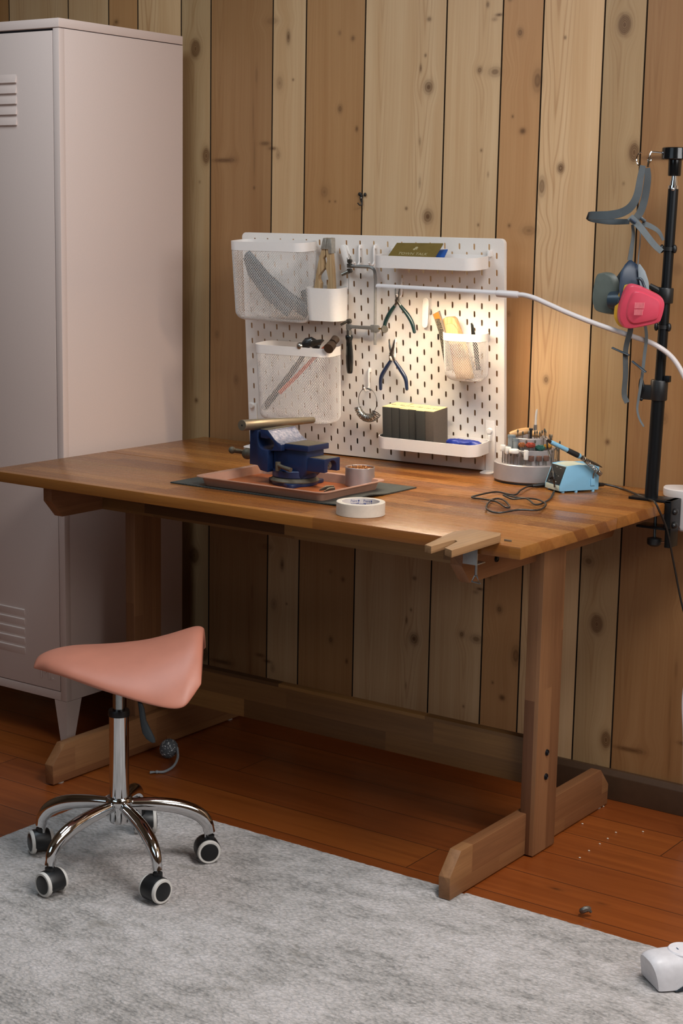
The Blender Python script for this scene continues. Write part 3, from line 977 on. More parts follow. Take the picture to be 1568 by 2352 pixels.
# ------------------------------------------------------------------ white plastic pot
pot = board_thing('container', 'small white plastic pot hung beside the upper large mesh basket', 'container', .232, .352, .006)
oo = rrect(.104, .068, .026, 8, .052, -.034); ii = rrect(.100, .064, .024, 8, .052, -.034); o2 = rrect(.098, .062, .024, 8, .052, -.032); i2 = rrect(.094, .058, .022, 8, .052, -.032)
q = MB(); q.loft([[Vector((x, y, 0)) for x, y in o2], [Vector((x, y, .082)) for x, y in oo], [Vector((x, y, .082)) for x, y in ii], [Vector((x, y, .003)) for x, y in i2]], cap=True)
q.build('wall', WH2, pot)

# ------------------------------------------------------------------ shelves
def tray(label, v):
    t_ = board_thing('shelf_tray', label, 'shelf', .451, v, .006, 'white tray shelves on the pegboard')
    w, d, h = .282, .092, .031
    oo = rrect(w, d, .03, 8, w / 2, -d / 2); ii = rrect(w - .004, d - .004, .028, 8, w / 2, -d / 2)
    q = MB(); q.loft([[Vector((x, y, .002)) for x, y in oo], [Vector((x, y, h)) for x, y in oo], [Vector((x, y, h)) for x, y in ii], [Vector((x, y, .004)) for x, y in ii]], cap=True)
    q.build('tray', WHT, t_)
    for u in (.008, w - .008):
        q = MB(); q.box(u - .0035, u + .0035, -.008, .009, h - .004, h + .012, .0015); q.build('hanger', WHT, t_)
    return t_


tr1 = tray('white tray shelf at the top of the pegboard holding a gold pouch', .491)
tr2 = tray('white tray shelf at the pegboard bottom holding sanding sponges', .0485)


# ------------------------------------------------------------------ hooks and clips
def hook(label, u, v, L=.042, group=None):
    h = board_thing('peg_hook', label, 'hook', u, v, 0, group)
    q = MB(); q.tube(spline([(0, .004, 0), (0, -.006, .001), (0, -.0095, -.006)], 4) + [Vector((0, -.0095, -L * .8))] + spline([(0, -.010, -L * .86), (0, -.016, -L), (-.000, -.027, -L * .99), (0, -.032, -L * .82)], 4), .0026, 10)
    q.build('hook_rod', WHT, h)
    q = MB(); q.box(-.003, .003, -.0072, -.001, -.006, .004, .001); q.build('peg', WHT, h)
    return h


gh = 'white hooks on the pegboard'
for px_, py_, L, lab in ((824, 566, .045, 'white hook holding the saw frame, nearer the clip'), (858, 566, .045, 'white hook holding the saw frame, nearer the top tray'),
                         (921, 643, .040, 'white hook behind the green handled pliers'), (906, 782, .046, 'white hook holding the blue handled pliers'), (846, 850, .050, 'white hook holding the ring sizer')):
    p = BD(px_, py_, .01)
    hook(lab, p.x, p.z, L, gh)


def clip(label, px0, py0, px1, py1):
    a, b = BD(px0, py0, .016), BD(px1, py1, .016)
    L = math.hypot(b.x - a.x, b.z - a.z); ang = math.atan2(b.x - a.x, a.z - b.z)
    c = thing('peg_clip', label, 'clip', group='white spring clips on the pegboard', M=BM @ Matrix.Translation((a.x, -.012, a.z)) @ Matrix.Rotation(-ang, 4, 'Y'))
    q = MB(); q.prism(rrect(.0165, L, .0082, 8, 0, -L / 2), -.0025, .0, 'xz', bev=.0008); q.build('clip_plate', WH2, c)
    q = MB(); q.prism(rrect(.0165, L * .8, .0082, 8, 0, -L * .4), .0095, .0115, 'xz', bev=.0006); q.build('back_plate', WH2, c)
    q = MB(); q.tube(spline([(.009, .004, -L * .36), (.013, .002, -L * .5), (.010, .004, -L * .56), (.013, .006, -L * .44)], 5), .0009, 6); q.build('spring', STEEL, c)
    return c


clip('white oblong clip tilted beside the pot of rusty jaws', 783, 563, 803, 628)
clip('white oblong clip hanging straight left of the small mesh basket', 977, 684, 974, 753)

# ------------------------------------------------------------------ things in the pot
tanr = pine('worn_tan_wood', 'Z', 'BC9E76', '866A46', .7, 40)
jw = board_thing('ring_clamp', 'tan two legged tool with metal capped ends standing in white pot', 'tool', 0, 0, .040)


def bdp(lst, off):
    return [(BD(a, b, off).x, BD(a, b, off).z) for a, b in lst]


ofs = .040
L1 = bdp([(742, 570), (749, 571), (750, 585), (744, 594), (746, 606), (748, 616), (741, 624), (735, 632), (734, 641), (739, 650), (738, 668), (727, 678), (720, 682), (726, 650), (733, 605)], ofs)
L2 = bdp([(751, 571), (763, 571), (767, 620), (769, 660), (770, 684), (756, 684), (754, 655), (757, 640), (753, 622), (750, 612), (754, 598), (752, 585)], ofs)
q = MB(); q.prism(L1, -.007, .007, 'xz', bev=.001); q.build('leg', tanr, jw)
q = MB(); q.prism(L2, -.007, .007, 'xz', bev=.001); q.build('leg', tanr, jw)
C1 = bdp([(746, 546), (754, 547), (752, 572), (740, 572)], ofs); C2 = bdp([(756, 546), (765, 547), (766, 582), (759, 582), (757, 572), (752, 572)], ofs)
for cc in (C1, C2):
    q = MB(); q.prism(cc, -.0095, .0095, 'xz', bev=.0015); q.build('metal_cap', P('worn_nickel', 'BAB4A8', .35, .55, var=.12, scale=150), jw)

# ------------------------------------------------------------------ in the upper basket
SL = P('slate_rubber_grip', '2E3A40', .55); SL2 = P('dark_slate_steel', '39444A', .5, .2)
sn = board_thing('hand_shears', 'dark slate hand tool with two long handles in the upper mesh basket', 'tool', 0, 0, .045)
def bdv(a, b, off=.045): p = BD(a, b, off); return Vector((p.x, 0, p.z))
q = MB(); q.tube([bdv(567, 582), bdv(612, 640), bdv(660, 685), bdv(706, 716)], [.012, .016, .019, .018], 12, sq=.6); q.build('handle', SL, sn)
q = MB(); q.tube([bdv(567, 590), bdv(580, 625), bdv(622, 680), bdv(664, 718)], [.012, .016, .017, .014], 12, sq=.6); q.build('handle', SL2, sn)
q = MB(); q.tube([bdv(690, 668), bdv(700, 700), bdv(703, 718)], [.010, .014, .013], 12, sq=.7)
o = q.build('cutter', SL, None); o.matrix_world = BM @ Matrix.Translation((0, -.030, 0))
tag(o, 'short dark slate tool in the upper mesh basket beside the white pot', 'tool')

# ------------------------------------------------------------------ hammers in the lower basket
BRN = P('brown_rawhide', '3E2E22', .5, var=.12, scale=80, bump=.2)
BLT = P('black_lacquer', '17191A', .35, coat=.3)
WOODH = pine('ash_handle', 'Z', 'B98A55', '8A6238', .5)
hm = board_thing('hammer', 'black headed ball peen hammer lying over the lower mesh basket', 'hammer', 0, 0, .055)
def hv(a, b, d=0.0, off=.055): p = BD(a, b - 3, off + d); return Vector((p.x, -d, p.z))
q = MB(); q.ball(hv(689, 798, .030), .0095, 1, 1, 1, 20, 14); q.build('ball_peen', STEEL, hm)
q = MB(); q.tube([hv(693, 797, .028), hv(699, 794, .024), hv(705, 790, .020), hv(714, 788, .016), hv(722, 792, .010), hv(727, 797, .006), hv(733, 800, .002)], [.006, .0095, .0125, .013, .0112, .0135, .0135], 16); q.build('head', BLT, hm)
q = MB(); q.ball(hv(709, 784, .022), .0042, 1, .6, .6, 12, 8); q.build('handle_end', P('cut_wood', 'B57C48', .6), hm)
q = MB(); q.tube([hv(711, 790, .018), hv(690, 830, .006), hv(650, 885, -.01), hv(606, 940, -.02)], [.006, .007, .009, .010], 12, sq=.8); q.build('handle', P('dark_handle', '3A352F', .6), hm)
h2 = board_thing('hammer', 'hammer with a brown round face hanging over the lower mesh basket rim', 'hammer', 0, 0, .045)
q = MB(); q.cyl(hv(754, 804, .050, .045), hv(762, 795, .030, .045), .0130, .0120, 24); q.cyl(hv(764, 790, .030, .045), hv(771, 781, .015, .045), .0100, .0105, 20); q.build('head', BRN, h2)
q = MB(); q.prism([(hv(a, b, 0, .045).x, hv(a, b, 0, .045).z) for a, b in ((728, 786), (735, 781), (752, 779), (757, 782), (750, 790), (733, 797))], -.036, -.022, 'xz', bev=.002); q.build('cheek', DSTEEL, h2)
q = MB(); q.tube([hv(752, 795, .022, .045), hv(716, 830, .030, .045), hv(680, 868, .030, .045), hv(642, 905, .028, .045)], [.0045, .0050, .0055, .0055], 12, sq=.8); q.build('handle', P('orange_handle', 'D2613A', .5), h2)

# ------------------------------------------------------------------ saw frame
sw = board_thing('saw_frame', 'grey steel jewellers saw frame with black handle hung on hooks', 'saw', 0, 0, .028)
GS = P('grey_cast_steel', '8E8C88', .45, .6, var=.08, scale=200)
so_ = .028
def sv(a, b, d=0.0): p = BD(a, b, so_); return Vector((p.x, -d, p.z))
q = MB(); arc = [sv(800, 611), sv(825, 612), sv(846, 613)] + spline([sv(852, 614), sv(858, 619), sv(861, 628), sv(862, 640)], 5) + [sv(862, 700), sv(861, 770), sv(861, 792)]
q.tube(arc, .0043, 4, sq=1.0); q.build('frame', GS, sw)
q = MB(); q.box(0, 0.001, 0, .001, 0, .001); q.bm.clear()
a, b = sv(797, 746), sv(797, 758)
q.prism([(sv(x, y).x, sv(x, y).z) for x, y in ((796, 744), (804, 745), (808, 747), (852, 749), (852, 746), (867, 747), (870, 750), (870, 761), (866, 764), (853, 763), (852, 757), (808, 754), (804, 758), (796, 757))], -.004, .004, 'xz', bev=.0008)
q.build('sliding_arm', GS, sw)
q = MB(); q.cyl(sv(870, 755), sv(879, 755), .0022); q.build('thumb_screw', P('brass', 'B08A4A', .3, 1.0), sw)
q = MB(); q.lathe([(0, -.0015), (.0092, -.0015), (.0098, 0), (.0092, .0015), (0, .0015)], 24, M=frame_to(sv(883, 756), (.85, -.5, .1))); q.build('screw_disc', DSTEEL, sw)
q = MB(); q.box(-.006, .006, -.004, .004, -.005, .005, .001, M=Matrix.Translation(sv(803, 610))); q.lathe([(0, -.004), (.0055, -.004), (.0055, .004), (0, .004)], 20, M=frame_to(sv(803, 600), (0, 1, 0)))
q.lathe([(0, -.006), (.006, -.006), (.006, .004), (0, .004)], 20, M=frame_to(sv(803, 622), (0, 1, 0))); q.tube([sv(801, 624, .004), sv(790, 630, .012)], [.005, .004], 10); q.tube([sv(797, 592), sv(798, 602)], .001, 6)
q.build('blade_clamp', DSTEEL, sw)
q = MB(); q.lathe([(0, -.005), (.006, -.005), (.0065, .004), (0, .004)], 20, M=frame_to(sv(801, 738), (0, 1, 0))); q.tube([sv(799, 738, .004), sv(788, 745, .012)], [.004, .003], 10); q.build('blade_clamp', DSTEEL, sw)
q = MB(); q.tube([sv(801, 626), sv(799, 735)], .0005, 5); q.build('blade', DSTEEL, sw)
q = MB(); zt = sv(801, 758).z; xh = sv(801, 760).x
q.lathe([(.0040, .002), (.0045, .0), (.0068, -.001), (.0072, -.012), (0, -.012)], 24, M=Matrix.Translation((xh, 0, zt))); q.build('ferrule', STEEL, sw)
q = MB(); q.lathe([(0, -.0118), (.0085, -.012), (.0100, -.016), (.0096, -.021), (.0075, -.027), (.0078, -.036), (.0092, -.052), (.0098, -.066), (.0094, -.082), (.0080, -.100), (.0072, -.107), (.0060, -.109), (0, -.109)], 28, M=Matrix.Translation((xh, 0, zt))); q.build('handle', P('black_gloss_wood', '101312', .2, coat=.5), sw)


# ------------------------------------------------------------------ pliers
def pliers(name, label, mat_h, tip1, tip2, piv, h1, h2, off):
    p = board_thing(name, label, 'pliers', 0, 0, off)
    def w(a, b): r = BD(a, b, off); return Vector((r.x, 0, r.z))
    pv = w(*piv)
    for i, (tp, hs) in enumerate(((tip1, h1), (tip2, h2))):
        hp = [w(*k) for k in hs]
        d = -.0018 if i else .0018
        D = Vector((0, d, 0))
        q = MB(); q.tube([w(*tp) + D, (w(*tp) * .5 + pv * .5) + D + Vector((.0 + (.0015 if i else -.0015), 0, 0)), pv + D, (pv * .6 + hp[0] * .4) + D, hp[0] + D], [.0012, .0032, .0058, .0042, .0034], 10, sq=.7)
        q.build('jaw', STEEL, p)
        pts = spline(hp, 5); n = len(pts)
        q = MB(); q.tube([x + D for x in pts], [.0042 + .0012 * math.sin(PI * min(1, k / (n - 1) * 1.05)) for k in range(n)], 12, sq=.9); q.ball(pts[-1] + D, .0043, 1, .9, 1, 10, 8)
        q.build('grip', mat_h, p)
    q = MB(); q.lathe([(0, .006), (.003, .0058), (.0035, .004), (.0035, -.004), (0, -.004)], 16, M=frame_to(pv, (0, -1, 0))); q.build('pivot', DSTEEL, p)
    return p


pliers('pliers', 'pliers with dark green handles hanging behind the lamp head', P('dark_green_grip', '112D2D', .3, coat=.3), (907, 660), (919, 660), (912, 690), [(906, 702), (894, 719), (884, 740), (880, 762)], [(920, 702), (936, 722), (947, 742), (952, 762)], .026)
pliers('pliers', 'round nose pliers with navy blue handles hanging above the sanding sponges', P('navy_grip', '1A2844', .3, coat=.3), (892, 782), (907, 780), (899, 812), [(896, 829), (884, 848), (874, 868), (873, 893)], [(907, 829), (921, 850), (932, 870), (935, 893)], .026)

# ------------------------------------------------------------------ ring sizer
rs = board_thing('ring_sizer', 'wire loop of metal ring gauges hanging from white hook', 'ring sizer', 0, 0, .026)
def rv(a, b, d=0.0): p = BD(a, b, .026); return Vector((p.x, -d, p.z))
cx_, cr_ = rv(844, 921), (rv(865, 921).x - rv(823, 921).x) / 2
q = MB(); q.tube([cx_ + Vector((cr_ * math.cos(k * PI / 20), 0, cr_ * 1.22 * math.sin(k * PI / 20))) for k in range(40)], .0009, 6, closed=True); q.build('wire_loop', STEEL, rs)
q = MB(); q.cyl(rv(843, 892), rv(852, 896), .0022); q.build('loop_clasp', DSTEEL, rs)
for k in range(26):
    a = math.radians(198 + k * 5.2); r_ = .0085 + .0035 * k / 26
    wp = cx_ + Vector((cr_ * math.cos(a), 0, cr_ * 1.22 * math.sin(a)))
    tan = Vector((-math.sin(a), 0, 1.2 * math.cos(a))).normalized()
    axd = (tan + Vector((0, .35 * math.sin(k * 2.1), 0))).normalized()
    Mq = frame_to(wp + Vector((.35 * r_ * math.cos(a), -.002, -r_ * .95)), axd)
    q = MB(); q.lathe([(r_ - .0008, -.0011), (r_ + .0004, -.0011), (r_ + .0004, .0011), (r_ - .0008, .0011)], 18, M=Mq, closed_prof=True); q.build('ring_gauge', STEEL, rs)

# ------------------------------------------------------------------ pouches on the top tray
gp = board_thing('gold_pouch', 'flat gold pouch with silver lettering leaning in the top tray', 'pouch', 0, 0, 0)
MG = P('gold_foil', '7C6A35', .42, .35, var=.08, scale=40)
A_, B_ = BD(885, 588, .088), BD(992, 592, .088); Cc, D_ = BD(912, 560, .030), BD(1018, 561, .030)
A_, B_, Cc, D_ = (Vector(k) for k in (A_, B_, Cc, D_))
A_.z -= .012; B_.z -= .012
nrm = (B_ - A_).cross(Cc - A_).normalized()
q = MB(); q.loft([[A_, B_, D_, Cc], [A_ + nrm * .003, B_ + nrm * .003, D_ + nrm * .003, Cc + nrm * .003]]); q.build('pouch', MG, gp)
ex = (B_ - A_).normalized(); ey = (nrm if nrm.y < 0 else -nrm).cross(ex)
if ey.z < 0: ey = -ey
ez = ex.cross(ey)
mid = (A_ + B_ + Cc + D_) / 4
Mt = Matrix((ex, ey, ez)).transposed().to_4x4(); 
M_sil = P('silver_print', 'B9AE86', .4, .3)
t0 = text_mesh('TOWN TALK', .0135, Matrix.Identity(4), .0002)
Mt.translation = mid + ez * (.0033 if ez.dot(nrm) > 0 else .0004) - ey * .008
t0.transform(Mt); mesh_obj('lettering', t0, M_sil, gp)
q = MB()
for (a_, r_) in ((0, .0045), (1.1, .004), (2.3, .0035)):
    q.lathe([(0, .0003), (r_, .0003), (r_, 0), (0, 0)], 14, M=Matrix.Translation((.0045 * math.cos(a_ * 1.6), .004 * math.sin(a_ * 1.6), 0)))
Mt2 = Mt.copy(); Mt2.translation = mid + ez * (.0033 if ez.dot(nrm) > 0 else .0004) + ey * .012
q.build('emblem', M_sil, gp, M=Mt2)
bp_ = board_thing('blue_packet', 'blue packet lying under the gold pouch in the top tray', 'packet', 0, 0, 0)
A2, B2, C2, D2 = (Vector(BD(*k)) for k in ((883, 590, .080), (1012, 597, .080), (905, 576, .03), (1028, 575, .03)))
A2.z -= .012; B2.z -= .014; C2.z -= .004
q = MB(); q.loft([[A2, B2, D2, C2], [k + Vector((0, 0, .0025)) for k in (A2, B2, D2, C2)]]); q.build('packet', P('royal_blue_card', '1F4E96', .4), bp_)

# ------------------------------------------------------------------ sanding sponges on the bottom tray
M_sp = P('charcoal_abrasive', '3B3934', .9, var=.2, scale=900, bump=.5, bscale=1500)
M_sy = P('pale_yellow_paper', 'DED09A', .6)
nums = ['60', '80', '120', '180', '100', '220']; pos = ['leftmost, first in the row', 'second from the left', 'third from the left', 'fourth from the left', 'fifth from the left', 'rightmost, with its brown side showing']
u0 = .4665
for k in range(6):
    wd = .0262 if k == 0 else .0243
    s_ = board_thing('sanding_sponge', 'charcoal sanding sponge with yellow top in the bottom tray, ' + pos[k], 'sponge', u0, .0530, .0135 + [0, 0, .002, 0, .006, .004][k], 'sanding sponges in the bottom tray')
    q = MB(); q.box(0, wd - .0006, -.069, 0, 0, .099 - (.0 if k < 2 else .001), .0012); q.build('foam', M_sp if k < 5 else P('charcoal_brown_foam', '5A4E44', .9, var=.2, scale=700, bump=.4, bscale=1500, col2='463F38'), s_)
    q = MB(); q.box(.0004, wd - .001, -.0686, -.0004, .0988 - (.0 if k < 2 else .001), .1000 - (.0 if k < 2 else .001)); tp = q.build('yellow_top', M_sy, s_)
    tm = text_mesh(nums[k], .0125, Matrix.Translation((wd / 2, -.036, .1002 - (.0 if k < 2 else .001))), .0001)
    mesh_obj('grit_number', tm, P('grey_print', '4A4A40', .7), tp)
    u0 += wd
bl = board_thing('blue_roll', 'crumpled blue plastic wrapped roll in the bottom tray beside the sponges', 'packet', .632, .0735, .052)
q = MB(); r = []
for i in range(13):
    xx = .091 * i / 12; rad = .0098 * (1 if 1 < i < 11 else (.55 if i in (0, 12) else .85))
    r.append([Vector((xx, rad * 1.3 * math.cos(a) * (1 + .12 * math.sin(5 * a + i)), rad * math.sin(a) * (1 + .10 * math.cos(4 * a + i * 1.7)))) for a in [k * PI / 9 for k in range(18)]])
q.loft(r); q.build('wrapping', P('cobalt_plastic', '22358F', .3, var=.15, scale=120, bump=.6, bscale=160, bd=.002), bl)

# ------------------------------------------------------------------ in the small basket
OR = P('orange_label', 'CC6E22', .5)
t = NT('black_speckled_label'); ob, x, y, z = t.obj()
nn = t.noise(ob, 700.0, 2.0); t.base(t.mix(t.math('GREATER_THAN', nn, .56), lin('1C1A18'), lin('8C8068')), .5)
fb_ = board_thing('file_wallet', 'narrow pouch with an orange and black speckled label in small basket', 'pouch', 0, 0, .045)
def fv(lst, off=.045): return [(BD(a, b, off).x, BD(a, b, off).z) for a, b in lst]
q = MB(); q.prism(fv([(994, 722), (1008, 714), (1030, 790), (1040, 850), (1025, 852), (1012, 775)]), -.0015, .0045, 'xz'); q.build('wallet', P('clear_grey_film', '80756A', .3), fb_)
q = MB(); q.prism(fv([(996, 722), (1007, 716), (1014, 735), (1009, 731), (1000, 733)]), -.0028, -.0014, 'xz'); q.build('orange_band', OR, fb_)
q = MB(); q.prism(fv([(1000, 732), (1009, 729), (1020, 763), (1032, 840), (1022, 842), (1009, 765)]), -.0026, -.0013, 'xz'); q.build('black_band', t.m, fb_)
PW = pine('pale_peg_wood', 'Z', 'C6A476', 'A98452', .6)
pg_ = board_thing('wooden_block', 'pale rounded wooden block standing in the small mesh basket', 'block', 0, 0, .030)
q = MB(); q.prism(fv([(1018, 732), (1025, 728), (1040, 727), (1046, 731), (1056, 757), (1070, 800), (1085, 870), (1050, 872), (1030, 800)], .030), -.006, .010, 'xz', bev=.003); q.build('block', PW, pg_)
q = MB(); q.prism(fv([(1026, 746), (1035, 742), (1043, 742), (1048, 746), (1056, 757), (1065, 790), (1032, 790)], .030), -.012, -.0055, 'xz', bev=.0025); q.build('wedge', PW, pg_)
pn = board_thing('tweezers', 'black pointed tweezers standing in the small mesh basket', 'tweezers', 0, 0, .035)
q = MB(); q.tube([Vector((BD(a, b, .035).x, 0, BD(a, b, .035).z)) for a, b in ((1082, 742), (1084, 747), (1087, 770), (1092, 800), (1098, 850))], [.0022, .0036, .0055, .0065, .006], 10, sq=.35); q.build('tweezer_body', P('black_coated_steel', '22221F', .3, .3), pn)

# ================================================================== on the bench: mat, tray, vise
TZ = tz
cm = thing('cutting_mat', 'dark green black cutting mat with a curled corner under the copper tray', 'mat', (0, 0, TZ))
t = NT('cutting_mat_rubber'); ob, x, y, z = t.obj()
gxl = t.math('LESS_THAN', t.math('ABSOLUTE', t.math('ADD', t.math('FRACT', t.math('MULTIPLY', x, 100.0)), -.5)), .035)
gyl = t.math('LESS_THAN', t.math('ABSOLUTE', t.math('ADD', t.math('FRACT', t.math('MULTIPLY', y, 100.0)), -.5)), .035)
lnm = t.math('MULTIPLY', t.math('MAXIMUM', gxl, gyl), t.math('MULTIPLY_ADD', t.noise(ob, 25.0, 3), 2.4, -.8, True))
cbase = t.mix(t.noise(ob, 30.0, 4), lin('22292A'), lin('343B3A'))
t.base(t.mix(t.math('MULTIPLY', lnm, .75), cbase, lin('8D9284')), .5); t.bump(t.noise(ob, 900.0, 2), .2, .0004)
mx0, mx1, my0, my1 = -.0575, .4080, -.6905, -.375
bm = bmesh.new(); nx, ny = 60, 40; g = []
for k in (0, 1):
    lay = []
    for j in range(ny + 1):
        row = []
        for i in range(nx + 1):
            x_, y_ = mx0 + (mx1 - mx0) * i / nx, my0 + (my1 - my0) * j / ny
            u_, w_ = i / nx, j / ny
            lift = .0065 * max(0, (u_ - .86) / .14) * math.exp(-((w_ - .38) / .16) ** 2) + .002 * max(0, (u_ - .9) / .1) * max(0, 1 - w_ * 3)
            row.append(bm.verts.new((x_, y_, .0004 + lift + .0026 * k)))
        lay.append(row)
    g.append(lay)
for j in range(ny):
    for i in range(nx):
        a = g[0]; bm.faces.new((a[j][i], a[j + 1][i], a[j + 1][i + 1], a[j][i + 1]))
        a = g[1]; bm.faces.new((a[j][i], a[j][i + 1], a[j + 1][i + 1], a[j + 1][i]))
def side(idx):
    for (p_, q_) in zip(idx, idx[1:]):
        bm.faces.new((g[0][p_[0]][p_[1]], g[0][q_[0]][q_[1]], g[1][q_[0]][q_[1]], g[1][p_[0]][p_[1]]))
side([(0, i) for i in range(nx + 1)]); side([(ny, i) for i in range(nx + 1)]); side([(j, 0) for j in range(ny + 1)]); side([(j, nx) for j in range(ny + 1)])
q = MB(); q.bm.free(); q.bm = bm; q.build('mat_sheet', t.m, cm)

MT = P('copper_nonstick', 'CB9A82', .36, .3, var=.06, scale=25, coat=.2)
MTI = P('copper_orange_dusty', 'B4602F', .5, .1, var=.14, scale=18)
by = thing('baking_tray', 'shallow copper coloured baking tray under the blue vise', 'tray', (.1915, -.566, TZ + .0032))
def ring_(w, d, r, z): return [Vector((x, y, z)) for x, y in rrect(w, d, r, 8)]
w_, d_ = .366, .252
q = MB(); q.loft([ring_(w_ - .034, d_ - .034, .014, .0), ring_(w_ - .022, d_ - .022, .018, .0185), ring_(w_, d_, .026, .0195), ring_(w_, d_, .026, .0210), ring_(w_ - .024, d_ - .024, .018, .0200), ring_(w_ - .0355, d_ - .0355, .0135, .0014)], cap=False)
q.build('rim', MT, by)
q = MB(); q.prism([(p.x, p.y) for p in ring_(w_ - .034, d_ - .034, .014, 0)], .0002, .0015, 'xy'); q.build('pan_floor', MTI, by)

VB = P('vise_blue_enamel', '11254A', .42, var=.10, scale=45, bump=.15, bscale=350, bd=.0006)
VD = P('dusty_steel', '6B6252', .6, .45, var=.15, scale=70)
vs_ = thing('bench_vise', 'dark blue steel bench vise standing in the copper tray', 'vise', (.1775, -.531, TZ + .0049))
VZ = TZ + .0049
def vp(poly, y0, y1, name, mat, bev=.0025, par=vs_):
    q = MB(); q.prism([(a - .1775, c - VZ) for a, c in poly], y0, y1, 'xz', bev=bev); return q.build(name, mat, par)
def arc2(cx, cz, r, a0, a1, n=8, sz=1.0): return [(cx + r * math.cos(math.radians(a0 + (a1 - a0) * k / n)), cz + r * sz * math.sin(math.radians(a0 + (a1 - a0) * k / n))) for k in range(n + 1)]
q = MB()
fl_ = []
for k in range(72):
    a = 2 * PI * k / 72
    r = .052 + .020 * max(0, math.cos(3 * (a - PI))) ** 3
    fl_.append((r * math.cos(a), r * math.sin(a)))
q.prism(fl_, 0, .0085, 'xy', bev=.002); q.build('base_flange', VB, vs_)
q = MB(); q.lathe([(0, .0085), (.056, .0085), (.0565, .011), (.051, .0165), (.048, .018), (0, .018)], 48); q.build('base_skirt', VD, vs_)
q = MB(); q.lathe([(0, .018), (.0495, .018), (.051, .020), (.051, .033), (.049, .0355), (0, .0355)], 48); q.build('swivel_disc', VB, vs_)
vp([(.139, .806), (.150, .792), (.222, .792), (.235, .812), (.236, .857), (.1775, .8575), (.143, .852), (.1405, .84)], -.034, .034, 'body', VB, .006)
vp([(.118, .8965), (.139, .8960)] + [(.146, .889), (.156, .878), (.166, .871), (.1775, .866)] + [(.1775, .8525), (.1440, .8500)] + arc2(.136, .8645, .0205, -50, 68, 7, .72) + [(.1345, .8765), (.118, .8775)], -.052, .052, 'fixed_jaw', VB, .0018)
q = MB(); q.box(.118 - .1775, .138 - .1775, -.0515, .0515, .8962 - VZ, .8972 - VZ, .0004); q.build('jaw_top', VD, vs_)
vp([(.1385, .8962), (.146, .8895), (.156, .8785), (.166, .8715), (.1772, .8665), (.1772, .8660), (.1655, .8708), (.1555, .8778), (.1455, .8887), (.138, .8956)], -.0505, .0505, 'worn_lit_jaw_back', P('worn_lit_silver_blue', '8C8E9C', .42, .55, var=.2, scale=120, col2='3A4668'), 0)  # overlay: real wear, with the light on this face put into its colour
vp([(.1770, .8553), (.2437, .8553), (.2437, .8683), (.1770, .8683)], -.040, .040, 'anvil', VB, .0015)
q = MB(); q.box(.1785 - .1775, .2425 - .1775, -.0388, .0388, .8682 - VZ, .8689 - VZ, .0003); q.build('anvil_top', VD, vs_)
vp([(.0873, .8137), (.0873, .8925), (.1102, .8935), (.1102, .8765), (.1112, .866), (.115, .857), (.122, .852), (.1395, .850), (.1395, .800), (.118, .803), (.110, .8137)], -.052, .052, 'moving_jaw', VB, .002)
q = MB(); us = [(-.030, .0), (-.030, .0295), (-.027, .0305), (.027, .0305), (.030, .0295), (.030, .0), (.017, .0)] + [(.017 * math.cos(a), .0105 + .0150 * math.sin(a)) for a in [PI * k / 10 for k in range(11)]] + [(-.017, .0)]
q.prism([(a, b + .8105 - VZ) for a, b in us], .140 - .1775, .2822 - .1775, 'yz', bev=.0015); q.build('slide_bar', VB, vs_)
q = MB(); q.box(.2375 - .1775, .2805 - .1775, -.0275, .0275, .8408 - VZ, .8414 - VZ, .0002); q.build('slide_top', VD, vs_)
q = MB(); q.cyl((.02, 0, .824 - VZ), (.2745 - .1775, 0, .824 - VZ), .0085, None, 20); q.cyl((.2745 - .1775, 0, .824 - VZ), (.2765 - .1775, 0, .824 - VZ), .0045, None, 16); q.build('lead_screw', STEEL, vs_)
q = MB(); q.cyl((.044 - .1775, 0, .828 - VZ), (.089 - .1775, 0, .828 - VZ), .0115, None, 20); q.ball((.040 - .1775, 0, .828 - VZ), .0135, 1, 1, 1, 16, 10); q.build('screw_head', VD, vs_)
q = MB(); hb0, hb1 = Vector((.012 - .1775, -.022, .836 - VZ)), Vector((.060 - .1775, .052, .818 - VZ)); q.cyl(hb0, hb1, .0055, None, 14); q.ball(hb0, .0085, 1, 1, 1, 14, 10); q.ball(hb1, .0085, 1, 1, 1, 14, 10); q.build('handle_bar', VD, vs_)
q = MB(); b0 = Vector((-.012, -.0515, .030)); q.cyl(b0 + Vector((0, .004, .004)), b0 + Vector((0, .004, .024)), .0062, None, 14); q.tube([b0 + Vector((0, .004, .017)), b0 + Vector((.020, -.004, .015)), b0 + Vector((.044, -.006, .011))], [.0042, .0042, .0055], 12); q.build('lock_lever', VD, vs_)

mdm = P('patinated_steel_mandrel', '9C907C', .42, .8, var=.10, scale=25)
p0, p1 = AX(555.5, 977, .098), AX(719, 964.5, .105)
p0.z = max(p0.z, .9065)
dv = (p1 - p0).normalized()
mn = thing('ring_mandrel', 'tapered steel ring mandrel lying across the top of the blue vise', 'mandrel', M=frame_to(p0, dv))
L = (p1 - p0).length
q = MB(); q.lathe([(0, .0), (.0022, .0), (.0022, .001), (.0022, 0), (.0120, .0), (.0126, .0012), (.0115, L * .35), (.0076, L - .001), (.007, L), (0, L)], 32); q.build('mandrel_rod', mdm, mn)
q = MB(); q.lathe([(0, -.0004), (.0021, -.0004), (.0021, .0), (0, .0)], 16); q.build('centre_hole', P('hole_dark', '0C0B0A', .8), mn)

